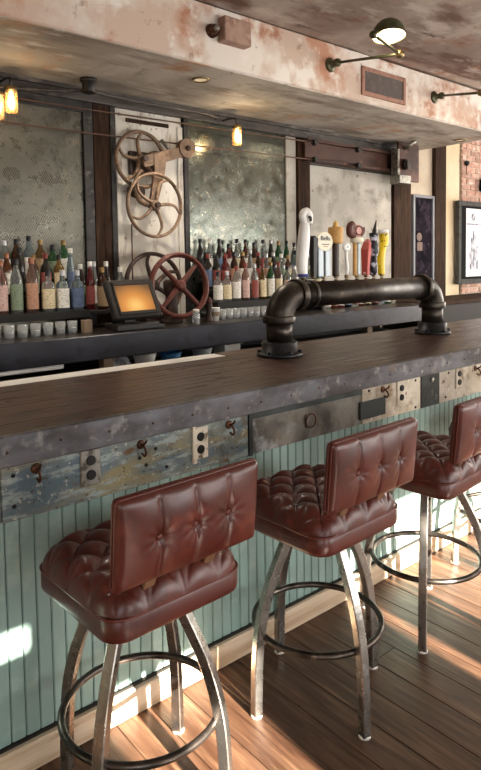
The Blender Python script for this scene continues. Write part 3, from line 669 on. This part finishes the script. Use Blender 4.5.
# loose cluster between the steps and the register
g2 = 'bottles beside the lit register'
steps(1.96, 2.305, [(2.12, 2.385, 1.27)], 'bottle_steps', 'small black bottle riser behind the lit register', .03)
wh = 'behind the lit register'
for (x, y, s_, z) in ((2.02, 2.20, ('slim', 'red', 'red', 'white'), 1.271), (2.10, 2.30, ('slim', 'clear', 'white', 'silver'), 1.271), (2.20, 2.30, ('slim', 'dark', 'black', 'white'), 1.271), (2.00, 2.31, ('tall', 'dark', 'green', 'white'), 1.271), (2.26, 2.20, ('round', 'clear', 'blue', 'white'), 1.271), (2.11, 2.19, ('round', 'amber', 'tan', 'gold'), 1.271)):
    bottle(x, y, z, *s_, wh, g2, 1.0)
WR = '%s step under bare mirror'
g = 'liquor bottles under the mottled mirror'
row(3.10, 4.27, 13, 2.12, 1.276, [('square', 'clear', 'white', 'black'), ('square', 'clear', 'cream', 'silver'), ('round', 'clear', 'white', 'red'), ('tall', 'rose', 'pink', 'red'), ('tall', 'clear', 'red', 'silver'), ('tall', 'gold', 'cream', 'red'), ('tall', 'green', 'white', 'gold'), ('tall', 'rose', 'cream', 'red'), ('round', 'clear', 'pink', 'black'), ('round', 'clear', 'green', 'silver'), ('squat', 'dark', 'black', 'black'), ('round', 'pale blue', 'white', 'white'), ('round', 'green', 'cream', 'black')], WR % 'lowest', g)
row(3.08, 4.27, 14, 2.22, 1.376, [('round', 'dark', 'blue', 'red'), ('round', 'dark', 'red', 'black'), ('round', 'red', 'red', 'red'), ('tall', 'brown', 'orange', 'black'), ('tall', 'amber', 'white', 'gold'), ('slim', 'clear', 'white', 'silver'), ('tall', 'amber', 'red', 'red'), ('round', 'clear', 'orange', 'silver'), ('tall', 'dark', 'black', 'silver'), ('round', 'clear', 'green', 'white'), ('round', 'amber', 'cream', 'gold'), ('tall', 'pale blue', 'white', 'black'), ('round', 'dark', 'green', 'black'), ('round', 'clear', 'cream', 'silver')], WR % 'middle', g)
row(3.08, 4.27, 13, 2.325, 1.466, [('slim', 'dark', 'black', 'black'), ('slim', 'clear', 'white', 'white'), ('slim', 'dark', 'blue', 'black'), ('round', 'red', 'white', 'black'), ('slim', 'clear', 'cream', 'black'), ('slim', 'amber', 'white', 'black'), ('tall', 'brown', 'tan', 'black'), ('slim', 'clear', 'red', 'black'), ('slim', 'dark', 'cream', 'silver'), ('tall', 'green', 'green', 'gold'), ('slim', 'green', 'white', 'black'), ('tall', 'clear', 'green', 'black'), ('slim', 'pale blue', 'white', 'silver')], WR % 'top', g)
row(4.42, 5.45, 11, 2.15, CZ, [('squat', 'clear', 'white', 'red'), ('squat', 'amber', 'orange', 'gold'), ('squat', 'red', 'white', 'black'), ('squat', 'dark', 'blue', 'silver'), ('squat', 'clear', 'red', 'white'), ('squat', 'amber', 'white', 'black'), ('squat', 'brown', 'cream', 'gold'), ('squat', 'dark', 'red', 'red'), ('squat', 'clear', 'blue', 'silver'), ('squat', 'green', 'white', 'white'), ('squat', 'clear', 'tan', 'black')], 'on counter below concrete panel', 'squat bottles below the concrete panel')

# drinking glasses
M('drink_glass', '#e6eaea', .08, 0, trans=.72, coat=.4, ior=1.42)
gm = MB().lathe([(.026, 0), (.029, .003), (.034, .082), (.0318, .082), (.027, .010), (.0, .009)], n=16, cap=False).lathe([(.026, 0), (.002, .0005)], n=16, cap=False).mesh('rocks_glass', 'drink_glass')
for k in range(9): tag(link('rocks_glass', gm, loc=(1.12 + k * .083, 2.0, CZ)), 'clear rocks glass in the row under the mesh-covered mirror', 'glass', 'glasses under the mesh-covered mirror')
for k in range(7): tag(link('rocks_glass', gm, loc=(3.06 + k * .072, 2.02, CZ)), 'clear rocks glass in the row under the mottled bare mirror', 'glass', 'glasses under the mottled mirror')
tag(MB().cbox(1.84, 1.90, 1.94, 1.99, CZ, CZ + .085, .004).build('coaster_stack', 'carton'), 'small tan stack of coasters on the black counter by the register', 'coasters')

# register with lit screen
pr = root('cash_register', 'black point-of-sale register with a tilted glowing orange screen', 'register', (2.19, 1.95, CZ))
tl = Matrix.Translation((2.185, 1.89, 1.345)) @ Matrix.Rotation(math.radians(8), 4, 'Z') @ Matrix.Rotation(math.radians(-24), 4, 'X')
MB().cbox(-.20, .20, -.02, .03, -.135, .145, .008, tl).build('housing', 'pos_black', pr)
so = MB(); so.box(-.15, .15, -.0235, -.019, -.088, .10); so.v = [tuple(q) for q in so.v]
s_ = link('screen', so.mesh('screen', 'screen_glow'), pr); s_.matrix_local = Matrix.Translation(-pr.location) @ tl
for a in ((-.165, .165, .10, .125), (-.165, .165, -.113, -.088), (-.165, -.15, -.113, .125), (.15, .165, -.113, .125)):
    MB().cbox(a[0], a[1], -.030, -.018, a[2], a[3], .003, tl).build('bezel', 'pos_black', pr)
MB().cbox(2.06, 2.32, 1.88, 2.08, CZ, CZ + .035, .006).build('base', 'pos_black', pr)
MB().box(2.15, 2.23, 1.95, 2.02, CZ + .03, 1.36).build('stand', 'pos_black', pr)
MB().cbox(2.34, 2.40, 1.83, 1.88, CZ, CZ + .03, .008).build('card_reader', 'pos_black', pr)
MB().cbox(2.02, 2.36, 1.83, 1.90, CZ + .0, CZ + .05, .008).build('drawer_front', 'pos_black', pr)

# spoked hand wheels
def wheel(mb_parent, c, R, rr, axis, nsp, mat, hub, curve=0.0, ph=0.0, rimname='rim'):
    ax = Vector(axis).normalized(); q = Vector((0, 0, 1)).rotation_difference(ax); c = Vector(c)
    P = lambda r_, a, h=0.0: c + q @ Vector((r_ * math.cos(a), r_ * math.sin(a), h))
    MB().ring(c, R, rr, ax, 48, 10, sect=[(rr * 1.3 * math.cos(2 * PI * k / 8), rr * math.sin(2 * PI * k / 8)) for k in range(8)]).build('rim', mat, mb_parent)
    for k in range(nsp):
        a = ph + 2 * PI * k / nsp
        pts = catmull([P(hub * .5, a), P(R * .4, a + curve), P(R * .75, a + curve * .7), P(R - rr * .3, a)], 5)
        MB().tube(pts, rr * .95, 8, up=ax, scales=[1.25 - .5 * j / (len(pts) - 1) for j in range(len(pts))]).build('spoke', mat, mb_parent)
    MB().lathe([(hub * .8, -rr * 1.8), (hub, -rr * 1.2), (hub, rr * 1.2), (hub * .7, rr * 1.9), (hub * .4, rr * 2.0)], c, ax, 18).build('hub', mat, mb_parent)
vw = root('valve_wheel', 'red iron valve hand wheel with four spokes beside the lit register', 'valve wheel', (2.63, 2.02, CZ))
wheel(vw, (2.632, 1.98, 1.425), .230, .020, (-.10, -1, .10), 4, 'wheel_red', .042, 0.0, PI * .22)
MB().cyl((2.63, 1.985, 1.425), (2.645, 2.10, 1.415), .02, 12).build('stem', 'cast_dark', vw)
MB().lathe([(.085, 0), (.085, .02), (.05, .03), (.045, .20), (.06, .23), (.06, .31), (.04, .33)], (2.65, 2.12, CZ), n=20).build('valve_body', 'cast_dark', vw)
dw = root('flywheel', 'dark iron spoked wheel half hidden behind the red valve wheel', 'wheel', (2.60, 2.28, CZ))
wheel(dw, (2.60, 2.28, 1.425), .245, .017, (0, -1, .12), 5, 'cast_dark', .04, .25, .4)
MB().cbox(2.50, 2.70, 2.24, 2.34, CZ, 1.175, .006).build('foot_block', 'cast_dark', dw)
# knick-knacks by the wheel
kk = root('pepper_mill', 'dark turned mill with a red collar beside the red valve wheel', 'mill', (2.89, 1.97, CZ))
MB().lathe([(.035, 0), (.035, .01), (.022, .05), (.02, .09), (.03, .12), (.028, .14)], kk.location, n=16).build('body', 'cast_dark', kk)
MB().lathe([(.026, .14), (.03, .15), (.03, .165), (.024, .175), (.012, .19)], kk.location, n=16).build('collar', 'wheel_red', kk)
jar_ = root('spice_jar', 'small clear jar with a white lid behind the spokes of red wheel', 'jar', (2.72, 1.90, CZ))
MB().lathe([(.026, 0), (.028, .004), (.028, .07), (.022, .085)], jar_.location, n=16).build('body', 'drink_glass', jar_)
MB().lathe([(.024, .085), (.024, .105), (.02, .108)], jar_.location, n=16).build('lid', 'cap_white', jar_)
tp = root('paper_cup', 'white paper cup with a dark band next to the row of glasses', 'cup', (2.97, 1.99, CZ))
MB().lathe([(.026, 0), (.036, .10), (.037, .103), (.033, .10)], tp.location, n=18).build('body', 'china_white', tp)
MB().lathe([(.0305, .035), (.0345, .07)], tp.location, n=18, cap=False).build('sleeve', 'carton', tp)

# things on the open shelf under the counter
def bowl(x, y, r_, h, mat, label, cat='bowl', zz=.85):
    o = root('bowl', label, cat, (x, y, zz))
    MB().lathe([(r_ * .45, 0), (r_ * .5, .004), (r_ * .85, h * .55), (r_, h), (r_ * .95, h), (r_ * .78, h * .55), (r_ * .3, .012), (0.001, .010)], o.location, n=24, cap=False).build('body', mat, o)
    MB().ring(o.location + Vector((0, 0, h)), r_ * .975, .004, n=28, m=6).build('rim', mat, o)
bowl(2.28, 1.92, .085, .115, 'china_white', 'deep white bowl on the shelf under the back counter')
bowl(2.50, 1.92, .08, .095, 'china_blue', 'blue bowl on the shelf under the back counter')
bowl(2.78, 1.92, .08, .10, 'china_grey', 'pale grey bowl on the shelf under the back counter')
bx_ = root('white_carton', 'white carton with an open flap on the shelf under the back counter', 'carton', (3.05, 1.95, .85))
MB().cbox(2.97, 3.13, 1.88, 2.02, .85, .965, .003).build('body', 'china_white', bx_)
MB().box(2.97, 3.13, 1.84, 1.88, .962, .966).build('flap', 'carton', bx_)
pb = root('plastic_bag', 'crumpled pale plastic bag on the shelf under the back counter', 'bag', (2.06, 1.92, .85))
def bagf(u, v):
    a = 2 * PI * u; t = v * PI / 2; rr = .085 * math.cos(t) * (1 + .22 * math.sin(5 * a + 3 * v) + .12 * math.sin(11 * a + 7 * v)); return (2.06 + 1.25 * rr * math.cos(a), 1.93 + .8 * rr * math.sin(a), .85 + .11 * math.sin(t) * (1 + .18 * math.sin(4 * a)))
MB().grid(bagf, 36, 12).build('crumpled_body', 'bag_plastic', pb)
MB().tube(catmull([(2.06, 1.93, .94), (2.08, 1.91, .968), (2.11, 1.90, .96), (2.14, 1.90, .93)], 5), .008, 8).build('twisted_top', 'bag_plastic', pb)

# ================================================================== back wall dressing
def flat(name, x0, x1, z0, z1, y, mat, label, cat, d=.03, kind=None):
    return tag(MB().cbox(x0, x1, y, y + d, z0, z1, .003).build(name, mat), label, cat, kind=kind)
mr = root('antique_mirror', 'tall foxed mirror covered with wire mesh, behind the bottles', 'mirror', (.4, 2.43, CZ + .01))
MB().cbox(-1.4, 2.10, 2.425, 2.449, CZ + .01, 2.775, .003).build('glass', 'mirror_left', mr)
MB().cbox(2.10, 2.175, 2.40, 2.449, CZ + .01, 2.775, .003).build('side_frame', 'dark_steel', mr)
MB().box(-1.4, 2.10, 2.405, 2.449, 2.70, 2.775).build('top_frame', 'dark_steel', mr)
wm = MB(); s = .0175                                            # diamond wire mesh, real strands
def strand(x0, z0, dx):
    zt, xr, xl = 2.70, 2.10, .9
    n_ = (zt - z0); x1 = x0 + dx * n_; a = (x0, z0); b_ = (x1, zt)
    # clip to the frame
    ts = [0, 1]
    def at(t): return (a[0] + (b_[0] - a[0]) * t, a[1] + (b_[1] - a[1]) * t)
    lo, hi = 0.0, 1.0
    for lim, sg in ((xl, 1), (xr, -1)):
        fa, fb = (a[0] - lim) * sg, (b_[0] - lim) * sg
        if fa < 0 and fb < 0: return
        if fa < 0: lo = max(lo, fa / (fa - fb))
        elif fb < 0: hi = min(hi, fa / (fa - fb))
    if hi <= lo: return
    p, q = at(lo), at(hi)
    wm.tube([(p[0], 2.419, p[1]), (q[0], 2.419, q[1])], .0016, 3)
for k in range(-70, 150):
    strand(.9 + k * s, 1.45, .6); strand(.9 + k * s, 1.45, -.6)
wm.build('wire_mesh', 'mesh_wire', mr, kind='stuff')
flat('wood_stile', 2.18, 2.312, CZ + .01, 2.775, 2.40, 'dark_wood', 'dark brown wooden upright between mesh-covered mirror and weathered panel', 'post', .049)
pn = root('weathered_panel', 'whitewashed weathered wooden panel that carries the pulley wheels', 'panel', (2.67, 2.43, CZ + .01))
MB().cbox(2.37, 2.975, 2.418, 2.449, CZ + .01, 2.775, .003).build('board', 'panel_white', pn)
for x0, x1 in ((2.315, 2.362), (2.985, 3.035)): MB().cbox(x0, x1, 2.395, 2.449, CZ + .01, 2.775, .004).build('steel_strip', 'dark_steel', pn)
for x0, x1 in ((2.365, 2.42), (2.93, 2.982)): MB().cbox(x0, x1, 2.405, 2.42, CZ + .01, 2.70, .004).build('stile', 'panel_white', pn)
MB().cbox(2.46, 2.85, 2.405, 2.42, 2.68, 2.71, .004).build('rail', 'dark_wood', pn)
mm = root('antique_mirror', 'bare mottled antique mirror between the weathered panel and brown post', 'mirror', (3.6, 2.43, CZ + .01))
MB().cbox(3.04, 4.20, 2.43, 2.449, CZ + .01, 2.775, .003).build('glass', 'mirror_mid', mm)
MB().cbox(4.17, 4.30, 2.415, 2.449, CZ + .01, 2.775, .003).build('side_strip', 'concrete', mm)
flat('steel_post', 4.31, 4.47, CZ + .01, 2.775, 2.39, 'dark_wood', 'dark brown upright beside the concrete panel', 'post', .059)
cp_ = root('concrete_panel', 'stained grey concrete panel behind the tap handles', 'panel', (5.16, 2.43, CZ + .01))
MB().cbox(4.475, 5.81, 2.425, 2.449, CZ + .01, 2.55, .003).build('slab', 'concrete', cp_)
MB().box(4.475, 5.81, 2.42, 2.425, 2.535, 2.55).build('shadow_batten', 'dark_steel', cp_)
rb_ = root('steel_beam', 'rusty brown steel channel beam above the concrete panel', 'beam', (5.15, 2.36, 2.55))
MB().cbox(4.36, 5.92, 2.35, 2.42, 2.552, 2.765, .004).build('web', 'rust_beam', rb_)
MB().cbox(4.36, 5.92, 2.31, 2.35, 2.735, 2.765, .004).build('flange', 'rust_beam', rb_)
MB().cbox(4.36, 5.92, 2.31, 2.35, 2.552, 2.58, .004).build('flange', 'rust_beam', rb_)
for x in (4.42, 5.06, 5.72):
    for z in (2.72, 2.56): MB().lathe([(.028, 0), (.028, .012), (.018, .016), (.018, .03), (.028, .034), (.028, .046)], (x, 2.30, z), (0, -1, 0), 14).build('guide_roller', 'dark_steel', rb_)
flat('steel_post', 5.83, 6.15, 1.15, 2.775, 2.40, 'dark_wood', 'wide dark steel upright under the corner pulley bracket', 'post', .049)
# bracket with small pulley in the corner
bk = root('pulley_bracket', 'grey steel corner bracket with small pulley below the soffit', 'bracket', (5.86, 2.30, 2.43))
MB().cbox(5.66, 6.03, 2.215, 2.245, 2.45, 2.862, .004).build('face_plate', 'rust_beam', bk)
MB().cbox(5.62, 5.655, 2.20, 2.29, 2.43, 2.78, .004).build('edge_strip', 'outlet_steel', bk)
MB().cbox(5.60, 5.80, 2.16, 2.29, 2.41, 2.50, .004).build('foot_plate', 'outlet_steel', bk)
MB().cbox(5.70, 5.98, 2.245, 2.34, 2.50, 2.80, .004).build('web_plate', 'dark_steel', bk)
MB().lathe([(.06, -.02), (.045, -.008), (.045, .008), (.06, .02)], (5.76, 2.18, 2.62), (.3, -1, 0), 20).build('pulley', 'dark_steel', bk)
MB().tube([(5.76, 2.2, 2.79), (5.79, 2.15, 2.84), (5.83, 2.12, 2.872)], .022, 10).build('conduit_elbow', 'outlet_steel', bk)
MB().tube([(5.72, 2.28, 2.73), (5.95, 2.24, 2.745)], .016, 8).build('lever', 'black_plastic', bk)
# pale wall piece and framed dark art
ar = root('framed_photo', 'tall dark photograph in a silver frame beside the corner bracket', 'picture', (6.41, 2.43, 1.25))
for a in ((6.20, 6.235, 1.25, 2.35), (6.595, 6.63, 1.25, 2.35), (6.235, 6.595, 2.315, 2.35), (6.235, 6.595, 1.25, 1.285)):
    MB().cbox(a[0], a[1], 2.40, 2.449, a[2], a[3], .004).build('frame_bar', 'frame_silver', ar)
MB().box(6.235, 6.595, 2.42, 2.445, 1.285, 2.315).build('print', 'art_dark', ar)
MB().lathe([(.05, 0), (.05, .002)], (6.34, 2.42, 1.86), (0, -1, 0), 16).build('pale_face', 'art_skin', ar)
MB().box(6.30, 6.40, 2.417, 2.4205, 1.70, 1.80).build('pale_shirt', 'art_skin', ar)
flat('wood_post', 6.645, 6.875, 1.146, ZC - .01, 2.40, 'dark_wood', 'tall brown wooden post between the framed photograph and cream pier', 'post', .049)
tag(MB().cbox(6.88, 7.225, 2.428, YB, 0, ZC - .01, .006).build('trim_4', 'plaster_cream'), 'cream plastered pier beside the brick wall', kind='structure')
# brick facing
bf = tag(MB().box(7.236, 9.4, 2.415, 2.449, 1.15, ZC - .01).build('trim_5', 'mortar'), 'old red brick wall facing behind the framed poster', kind='structure')
brm = MB().cbox(0, .20, 0, .02, 0, .062, .004).mesh('brick', 'brick'); brh = MB().cbox(0, .098, 0, .02, 0, .062, .004).mesh('brick', 'brick')
zz = 1.16; k = 0
while zz < 3.2:
    x = 7.24
    if k % 2: link('brick', brh, bf, loc=(x, 2.400 + random.uniform(-.003, .003), zz)); x += .108
    while x < 8.6:
        link('brick', brm, bf, loc=(x, 2.400 + random.uniform(-.004, .004), zz)); x += .21
    zz += .073; k += 1
po = root('framed_poster', 'large white poster in a deep grey frame on the brick wall', 'picture', (7.69, 2.38, 1.28))
for a in ((7.07, 7.13, 1.28, 2.32), (8.25, 8.31, 1.28, 2.32), (7.13, 8.25, 2.26, 2.32), (7.13, 8.25, 1.28, 1.34)):
    MB().cbox(a[0], a[1], 2.34, 2.397, a[2], a[3], .005).build('frame_bar', 'frame_grey', po)
for a in ((7.13, 7.275, 1.34, 2.26), (8.13, 8.25, 1.34, 2.26), (7.275, 8.13, 2.235, 2.26), (7.275, 8.13, 1.34, 1.37)):
    MB().box(a[0], a[1], 2.365, 2.395, a[2], a[3]).build('mat_border', 'frame_black', po)
sh_ = MB().box(7.275, 8.13, 2.37, 2.394, 1.37, 2.235).build('sheet', 'paper', po)
MB().lathe([(.05, 0), (.03, .002)], (7.46, 2.37, 2.13), (0, -1, 0), 7).build('print_emblem', 'print_ink', sh_)
MB().box(7.30, 8.05, 2.3675, 2.37, 2.03, 2.045).build('print_line', 'print_ink', sh_)
for k, (x0, h0, h1) in enumerate(((7.36, 1.46, 1.70), (7.40, 1.46, 1.86), (7.445, 1.46, 1.95), (7.49, 1.46, 1.90), (7.535, 1.46, 1.76), (7.64, 1.5, 1.64), (7.70, 1.5, 1.72), (7.8, 1.46, 1.9), (7.86, 1.46, 1.8))):
    MB().box(x0, x0 + .034, 2.3675, 2.37, h0, h1).build('print_stroke', 'print_ink', sh_)
wl_ = root('wall_sconce', 'small black wall lamp with an amber glow above the poster frame', 'wall lamp', (7.68, 2.38, 2.40))
MB().cbox(7.64, 7.80, 2.30, 2.397, 2.47, 2.62, .006).build('shade', 'frame_black', wl_)
MB().lathe([(.025, 0), (.035, .04), (.02, .07)], (7.72, 2.33, 2.41), n=14).build('bulb', 'downlight_disc', wl_)
ho = root('hook_fitting', 'small round black fitting high on the brick wall beside the pier', 'fixture', (7.31, 2.36, 2.80))  # hook fitting with a hanging cord
MB().lathe([(.03, 0), (.034, .02), (.028, .04), (.014, .05)], (7.31, 2.40, 2.80), (0, -1, 0), 16).build('dome', 'black_plastic', ho)
MB().tube([(7.31, 2.385, 2.78), (7.31, 2.385, 2.66)], .004, 6).build('cord', 'black_plastic', ho)

# pulley assembly
pa = root('pulley_assembly', 'rusty iron pulley machine with two spoked wheels mounted on weathered panel', 'pulley', (2.64, 2.41, 1.9))
wheel(pa, (2.543, 2.345, 2.391), .212, .015, (0, -1, 0), 5, 'cast_rust', .04, .35, .2)
wheel(pa, (2.588, 2.225, 2.035), .238, .013, (0, -1, 0), 5, 'cast_rust', .042, .38, 1.0)
C1 = (2.925, 2.285, 2.505)
MB().lathe([(.075, -.028), (.078, -.02), (.055, -.012), (.055, .012), (.078, .02), (.075, .028)], C1, (0, -1, 0), 24).build('idler_pulley', 'cast_rust', pa)
MB().lathe([(.022, -.04), (.022, .045), (.015, .05)], C1, (0, -1, 0), 12).build('idler_axle', 'cast_dark', pa)
MB().tube(catmull([(2.53, 2.29, 2.36), (2.66, 2.285, 2.405), (2.80, 2.285, 2.45), (2.905, 2.285, 2.485)], 6), 0, sect=[(.035, .014), (-.035, .014), (-.035, -.014), (.035, -.014)], up=(0, 0, 1), scales=[1.0 + .25 * math.sin(q / 18 * PI) for q in range(19)]).build('swing_arm', 'cast_rust', pa)
MB().tube(catmull([(2.665, 2.28, 2.42), (2.66, 2.275, 2.30), (2.625, 2.27, 2.16), (2.588, 2.262, 2.035)], 6), 0, sect=[(.014, .042), (-.014, .042), (-.014, -.042), (.014, -.042)], up=(0, 1, 0), scales=[1.25 - .5 * q / 18 for q in range(19)]).build('hanger', 'cast_rust', pa)
MB().cyl((2.543, 2.41, 2.391), (2.543, 2.26, 2.391), .022, 12).build('axle', 'cast_dark', pa)
MB().cyl((2.588, 2.30, 2.035), (2.588, 2.17, 2.035), .02, 12).build('axle', 'cast_dark', pa)
MB().cbox(2.47, 2.70, 2.385, 2.416, 2.28, 2.46, .006).build('wall_plate', 'cast_dark', pa)
MB().cyl((2.50, 2.405, 2.16), (2.50, 2.30, 2.13), .05, 14).build('gear_drum', 'cast_dark', pa)
MB().tube(catmull([(2.52, 2.30, 2.30), (2.46, 2.29, 2.20), (2.48, 2.28, 2.08), (2.55, 2.27, 2.04)], 6), .02, 8).build('brake_lever', 'cast_rust', pa)
MB().cyl((2.72, 2.33, 2.56), (2.80, 2.30, 2.47), .014, 10).build('tie_rod', 'outlet_steel', pa)
MB().tube([(2.47, 2.38, 1.90), (2.47, 2.385, 1.16)], .006, 6).build('pull_rod', 'cast_dark', pa)
for z, nm in ((2.715, 'upper'), (2.545, 'lower')):
    tag(MB().tube([(-1.0, 2.372, z + .012), (2.0, 2.372, z), (4.40, 2.285, z + (.005 if z > 2.6 else .012))], .006, 6).build('drive_cable', 'cable'), '%s thin brown cable stretched across the mirrors to the rollers' % nm, 'cable')
# conduit along the channel
cn = root('conduit', 'thin grey conduit with a round hub below the soffit', 'conduit', (2.03, 2.15, 2.83))
MB().tube(catmull([(-1.0, 2.345, 2.755), (1.2, 2.345, 2.76), (1.75, 2.30, 2.78), (2.03, 2.2, 2.80)], 8), .011, 8).build('run', 'trim_steel', cn)
MB().lathe([(.04, 0), (.045, .01), (.045, .07), (.06, .075), (.06, .095), (.03, .10)], (2.03, 2.16, 2.773), n=20).build('hub_box', 'dark_steel', cn)
MB().tube(catmull([(2.05, 2.17, 2.79), (2.5, 2.25, 2.80), (3.2, 2.33, 2.82), (3.3, 2.36, 2.80)], 8), .010, 8).build('run', 'trim_steel', cn)
# jar lamps
def jar_lamp(x, y, z, label, power=6):
    r = root('jar_lamp', label, 'lamp', (x, y, z), group='glass jar lamps')
    MB().lathe([(.036, 0), (.04, .006), (.04, .12), (.033, .135)], r.location, n=20, cap=False).build('jar', 'jar_glass', r)
    MB().lathe([(.037, .132), (.039, .136), (.039, .162), (.02, .168)], r.location, n=20).build('lid', 'brass', r)
    MB().lathe([(.004, .02), (.018, .035), (.024, .062), (.017, .092), (.012, .13)], r.location, n=16).build('bulb', 'bulb_warm', r)
    MB().tube([r.location + Vector(p) for p in ((0, 0, .168), (0, .01, .22), (0, .08, .235), (0, 2.39 - y, .235))], .008, 8).build('arm', 'dark_steel', r)
    return r
jar_lamp(1.505, 2.2, 2.575, 'lit amber glass jar lamp over the mesh-covered mirror, in front of cable')
jar_lamp(1.415, 2.2, 2.525, 'lit amber glass jar lamp hanging a little lower beside another jar lamp')
jar_lamp(3.39, 2.2, 2.572, 'lit glass jar lamp over the bare mottled mirror')
def plight(name, loc, e, r_=.03, col=(1, .75, .45)):
    l = bpy.data.lights.new(name, 'POINT'); l.energy = e; l.shadow_soft_size = r_; l.color = col; o = bpy.data.objects.new(name, l); COL.objects.link(o); o.location = loc
# recessed downlights; the one before the jar lamps is added, out of view
for x, y, lb in ((2.66, 1.71, 'round recessed downlight in the soffit underside near the jar lamps'), (.85, 1.71, 'added unseen fill downlight in the soffit, before the first jar lamps'), (6.19, 1.81, 'round recessed downlight near the end of the soffit')):
    d = root('downlight', lb, 'ceiling light', (x, y, 2.866), group='recessed downlights')
    MB().ring((x, y, 2.872), .055, .010, n=28, m=8).build('trim_ring', 'brass', d)
    MB().lathe([(.048, 0), (.048, .003)], (x, y, 2.870), n=24).build('lens', 'downlight_disc', d)
    sl = bpy.data.lights.new('added_fill_spot', 'SPOT'); sl.energy = 80; sl.spot_size = 2.3; sl.spot_blend = .9; sl.shadow_soft_size = .05; sl.color = (1, .9, .76)  # spot added to brighten bottles and ledge; the fittings themselves are unlit
    so_ = bpy.data.objects.new('added_fill_spot', sl); COL.objects.link(so_); so_.location = (x, y, 2.855)
# junction box with socket on the beam
jb = root('junction_box', 'pinkish metal box with a copper lamp socket on the soffit face', 'electrical box', (2.72, 1.40, 3.03))
MB().cbox(2.60, 2.83, 1.36, 1.44, 3.035, 3.195, .006).build('body', 'box_pink', jb)
MB().lathe([(.045, 0), (.045, .012), (.028, .016), (.028, .05), (.034, .055), (.02, .075)], (2.55, 1.44, 3.10), (-.25, -1, -.1), 16).build('socket', 'hook_iron', jb)
MB().lathe([(.016, 0), (.02, .012), (.010, .024)], (2.532, 1.366, 3.093), (-.25, -1, -.1), 12).build('bulb_tip', 'outlet_steel', jb)
# vent grille
vg = root('air_vent', 'dark louvred air vent set in the soffit face', 'vent', (4.36, 1.44, 2.95))
for a in ((4.07, 4.105, 2.935, 3.165), (4.625, 4.66, 2.935, 3.165), (4.105, 4.625, 3.13, 3.165), (4.105, 4.625, 2.935, 2.97)): MB().cbox(a[0], a[1], 1.422, 1.445, a[2], a[3], .003).build('frame_bar', 'vent_frame', vg)
MB().box(4.10, 4.63, 1.437, 1.4395, 2.965, 3.135).build('backing', 'cabinet_dark', vg)
for k in range(12):
    MB().box(4.105, 4.625, -.001, .001, -.008, .008, Matrix.Translation((0, 1.430, 2.978 + k * .0135)) @ Matrix.Rotation(.6, 4, 'X')).build('slat', 'vent_dark', vg)
# swing-arm lamps on the beam
def swing(base, elbow, wrist, shade_c, label):
    r = root('swing_arm_lamp', label, 'wall lamp', base, group='olive swing-arm lamps')
    B = Vector(base); E_ = Vector(elbow); W_ = Vector(wrist); Sc = Vector(shade_c)
    MB().lathe([(.055, 0), (.055, .012), (.04, .02), (.022, .03), (.022, .055)], B, (0, -1, 0), 20).build('wall_plate', 'lamp_olive', r)
    k1 = B + Vector((0, -.075, 0)); 
    MB().lathe([(.012, -.03), (.026, -.022), (.03, 0), (.026, .022), (.012, .03)], k1, (0, 0, 1), 14).build('knuckle', 'lamp_olive', r)
    MB().cyl(k1, E_, .0105, 10).build('lower_arm', 'lamp_olive', r)
    MB().lathe([(.012, -.028), (.024, -.02), (.028, 0), (.024, .02), (.012, .028)], E_, (1, 0, .2), 14).build('elbow_joint', 'brass', r)
    MB().cyl(E_, W_, .0095, 10).build('upper_arm', 'lamp_olive', r)
    MB().lathe([(.01, -.024), (.022, -.018), (.024, 0), (.022, .018), (.01, .024)], W_, (1, 0, .2), 14).build('wrist_joint', 'lamp_olive', r)
    R = .108; ax = Vector((.06, .10, 1)).normalized()
    prof = [(R * 1.04, -.004), (R * 1.04, .004)] + [(R * math.cos(a), R * 1.02 * math.sin(a) + .004) for a in [PI / 2 * q / 10 for q in range(10)]] + [(.012, R * 1.02 + .004)]
    s_ = MB().lathe(prof, Sc, ax, 28, cap=False).build('shade', 'lamp_olive', r)
    MB().lathe([(R * .97, 0)] + [(R * .96 * math.cos(a), R * .95 * math.sin(a)) for a in [PI / 2 * q / 8 for q in range(1, 8)]] + [(.002, R * .95)], Sc, ax, 28, cap=False).build('shade_lining', 'lamp_inner', s_)
    MB().lathe([(.002, -.0), (.03, .008), (.038, .035), (.025, .065), (.014, .09)], Sc, ax, 18).build('bulb', 'bulb_lamp', r)
    MB().cyl(W_, Sc + (W_ - Sc).normalized() * R * .95 + Vector((0, 0, .02)), .012, 10).build('shade_neck', 'lamp_olive', r)
    plight('lamp_glow', Sc + ax * -.03, 4, .04, (1, .85, .62))
swing((3.70, 1.44, 3.10), (3.566, .70, 2.965), (3.285, .70, 3.03), (3.446, .70, 3.055), 'lit olive dome lamp on a jointed arm, fixed above the vent')
swing((5.117, 1.44, 3.076), (4.88, .85, 2.955), (5.2, .85, 3.03), (5.36, .85, 3.05), 'olive swing-arm lamp fixed past the vent near the end of the soffit')
plight('jar_glow', (1.47, 2.12, 2.62), 2); plight('jar_glow', (3.39, 2.12, 2.62), 3)
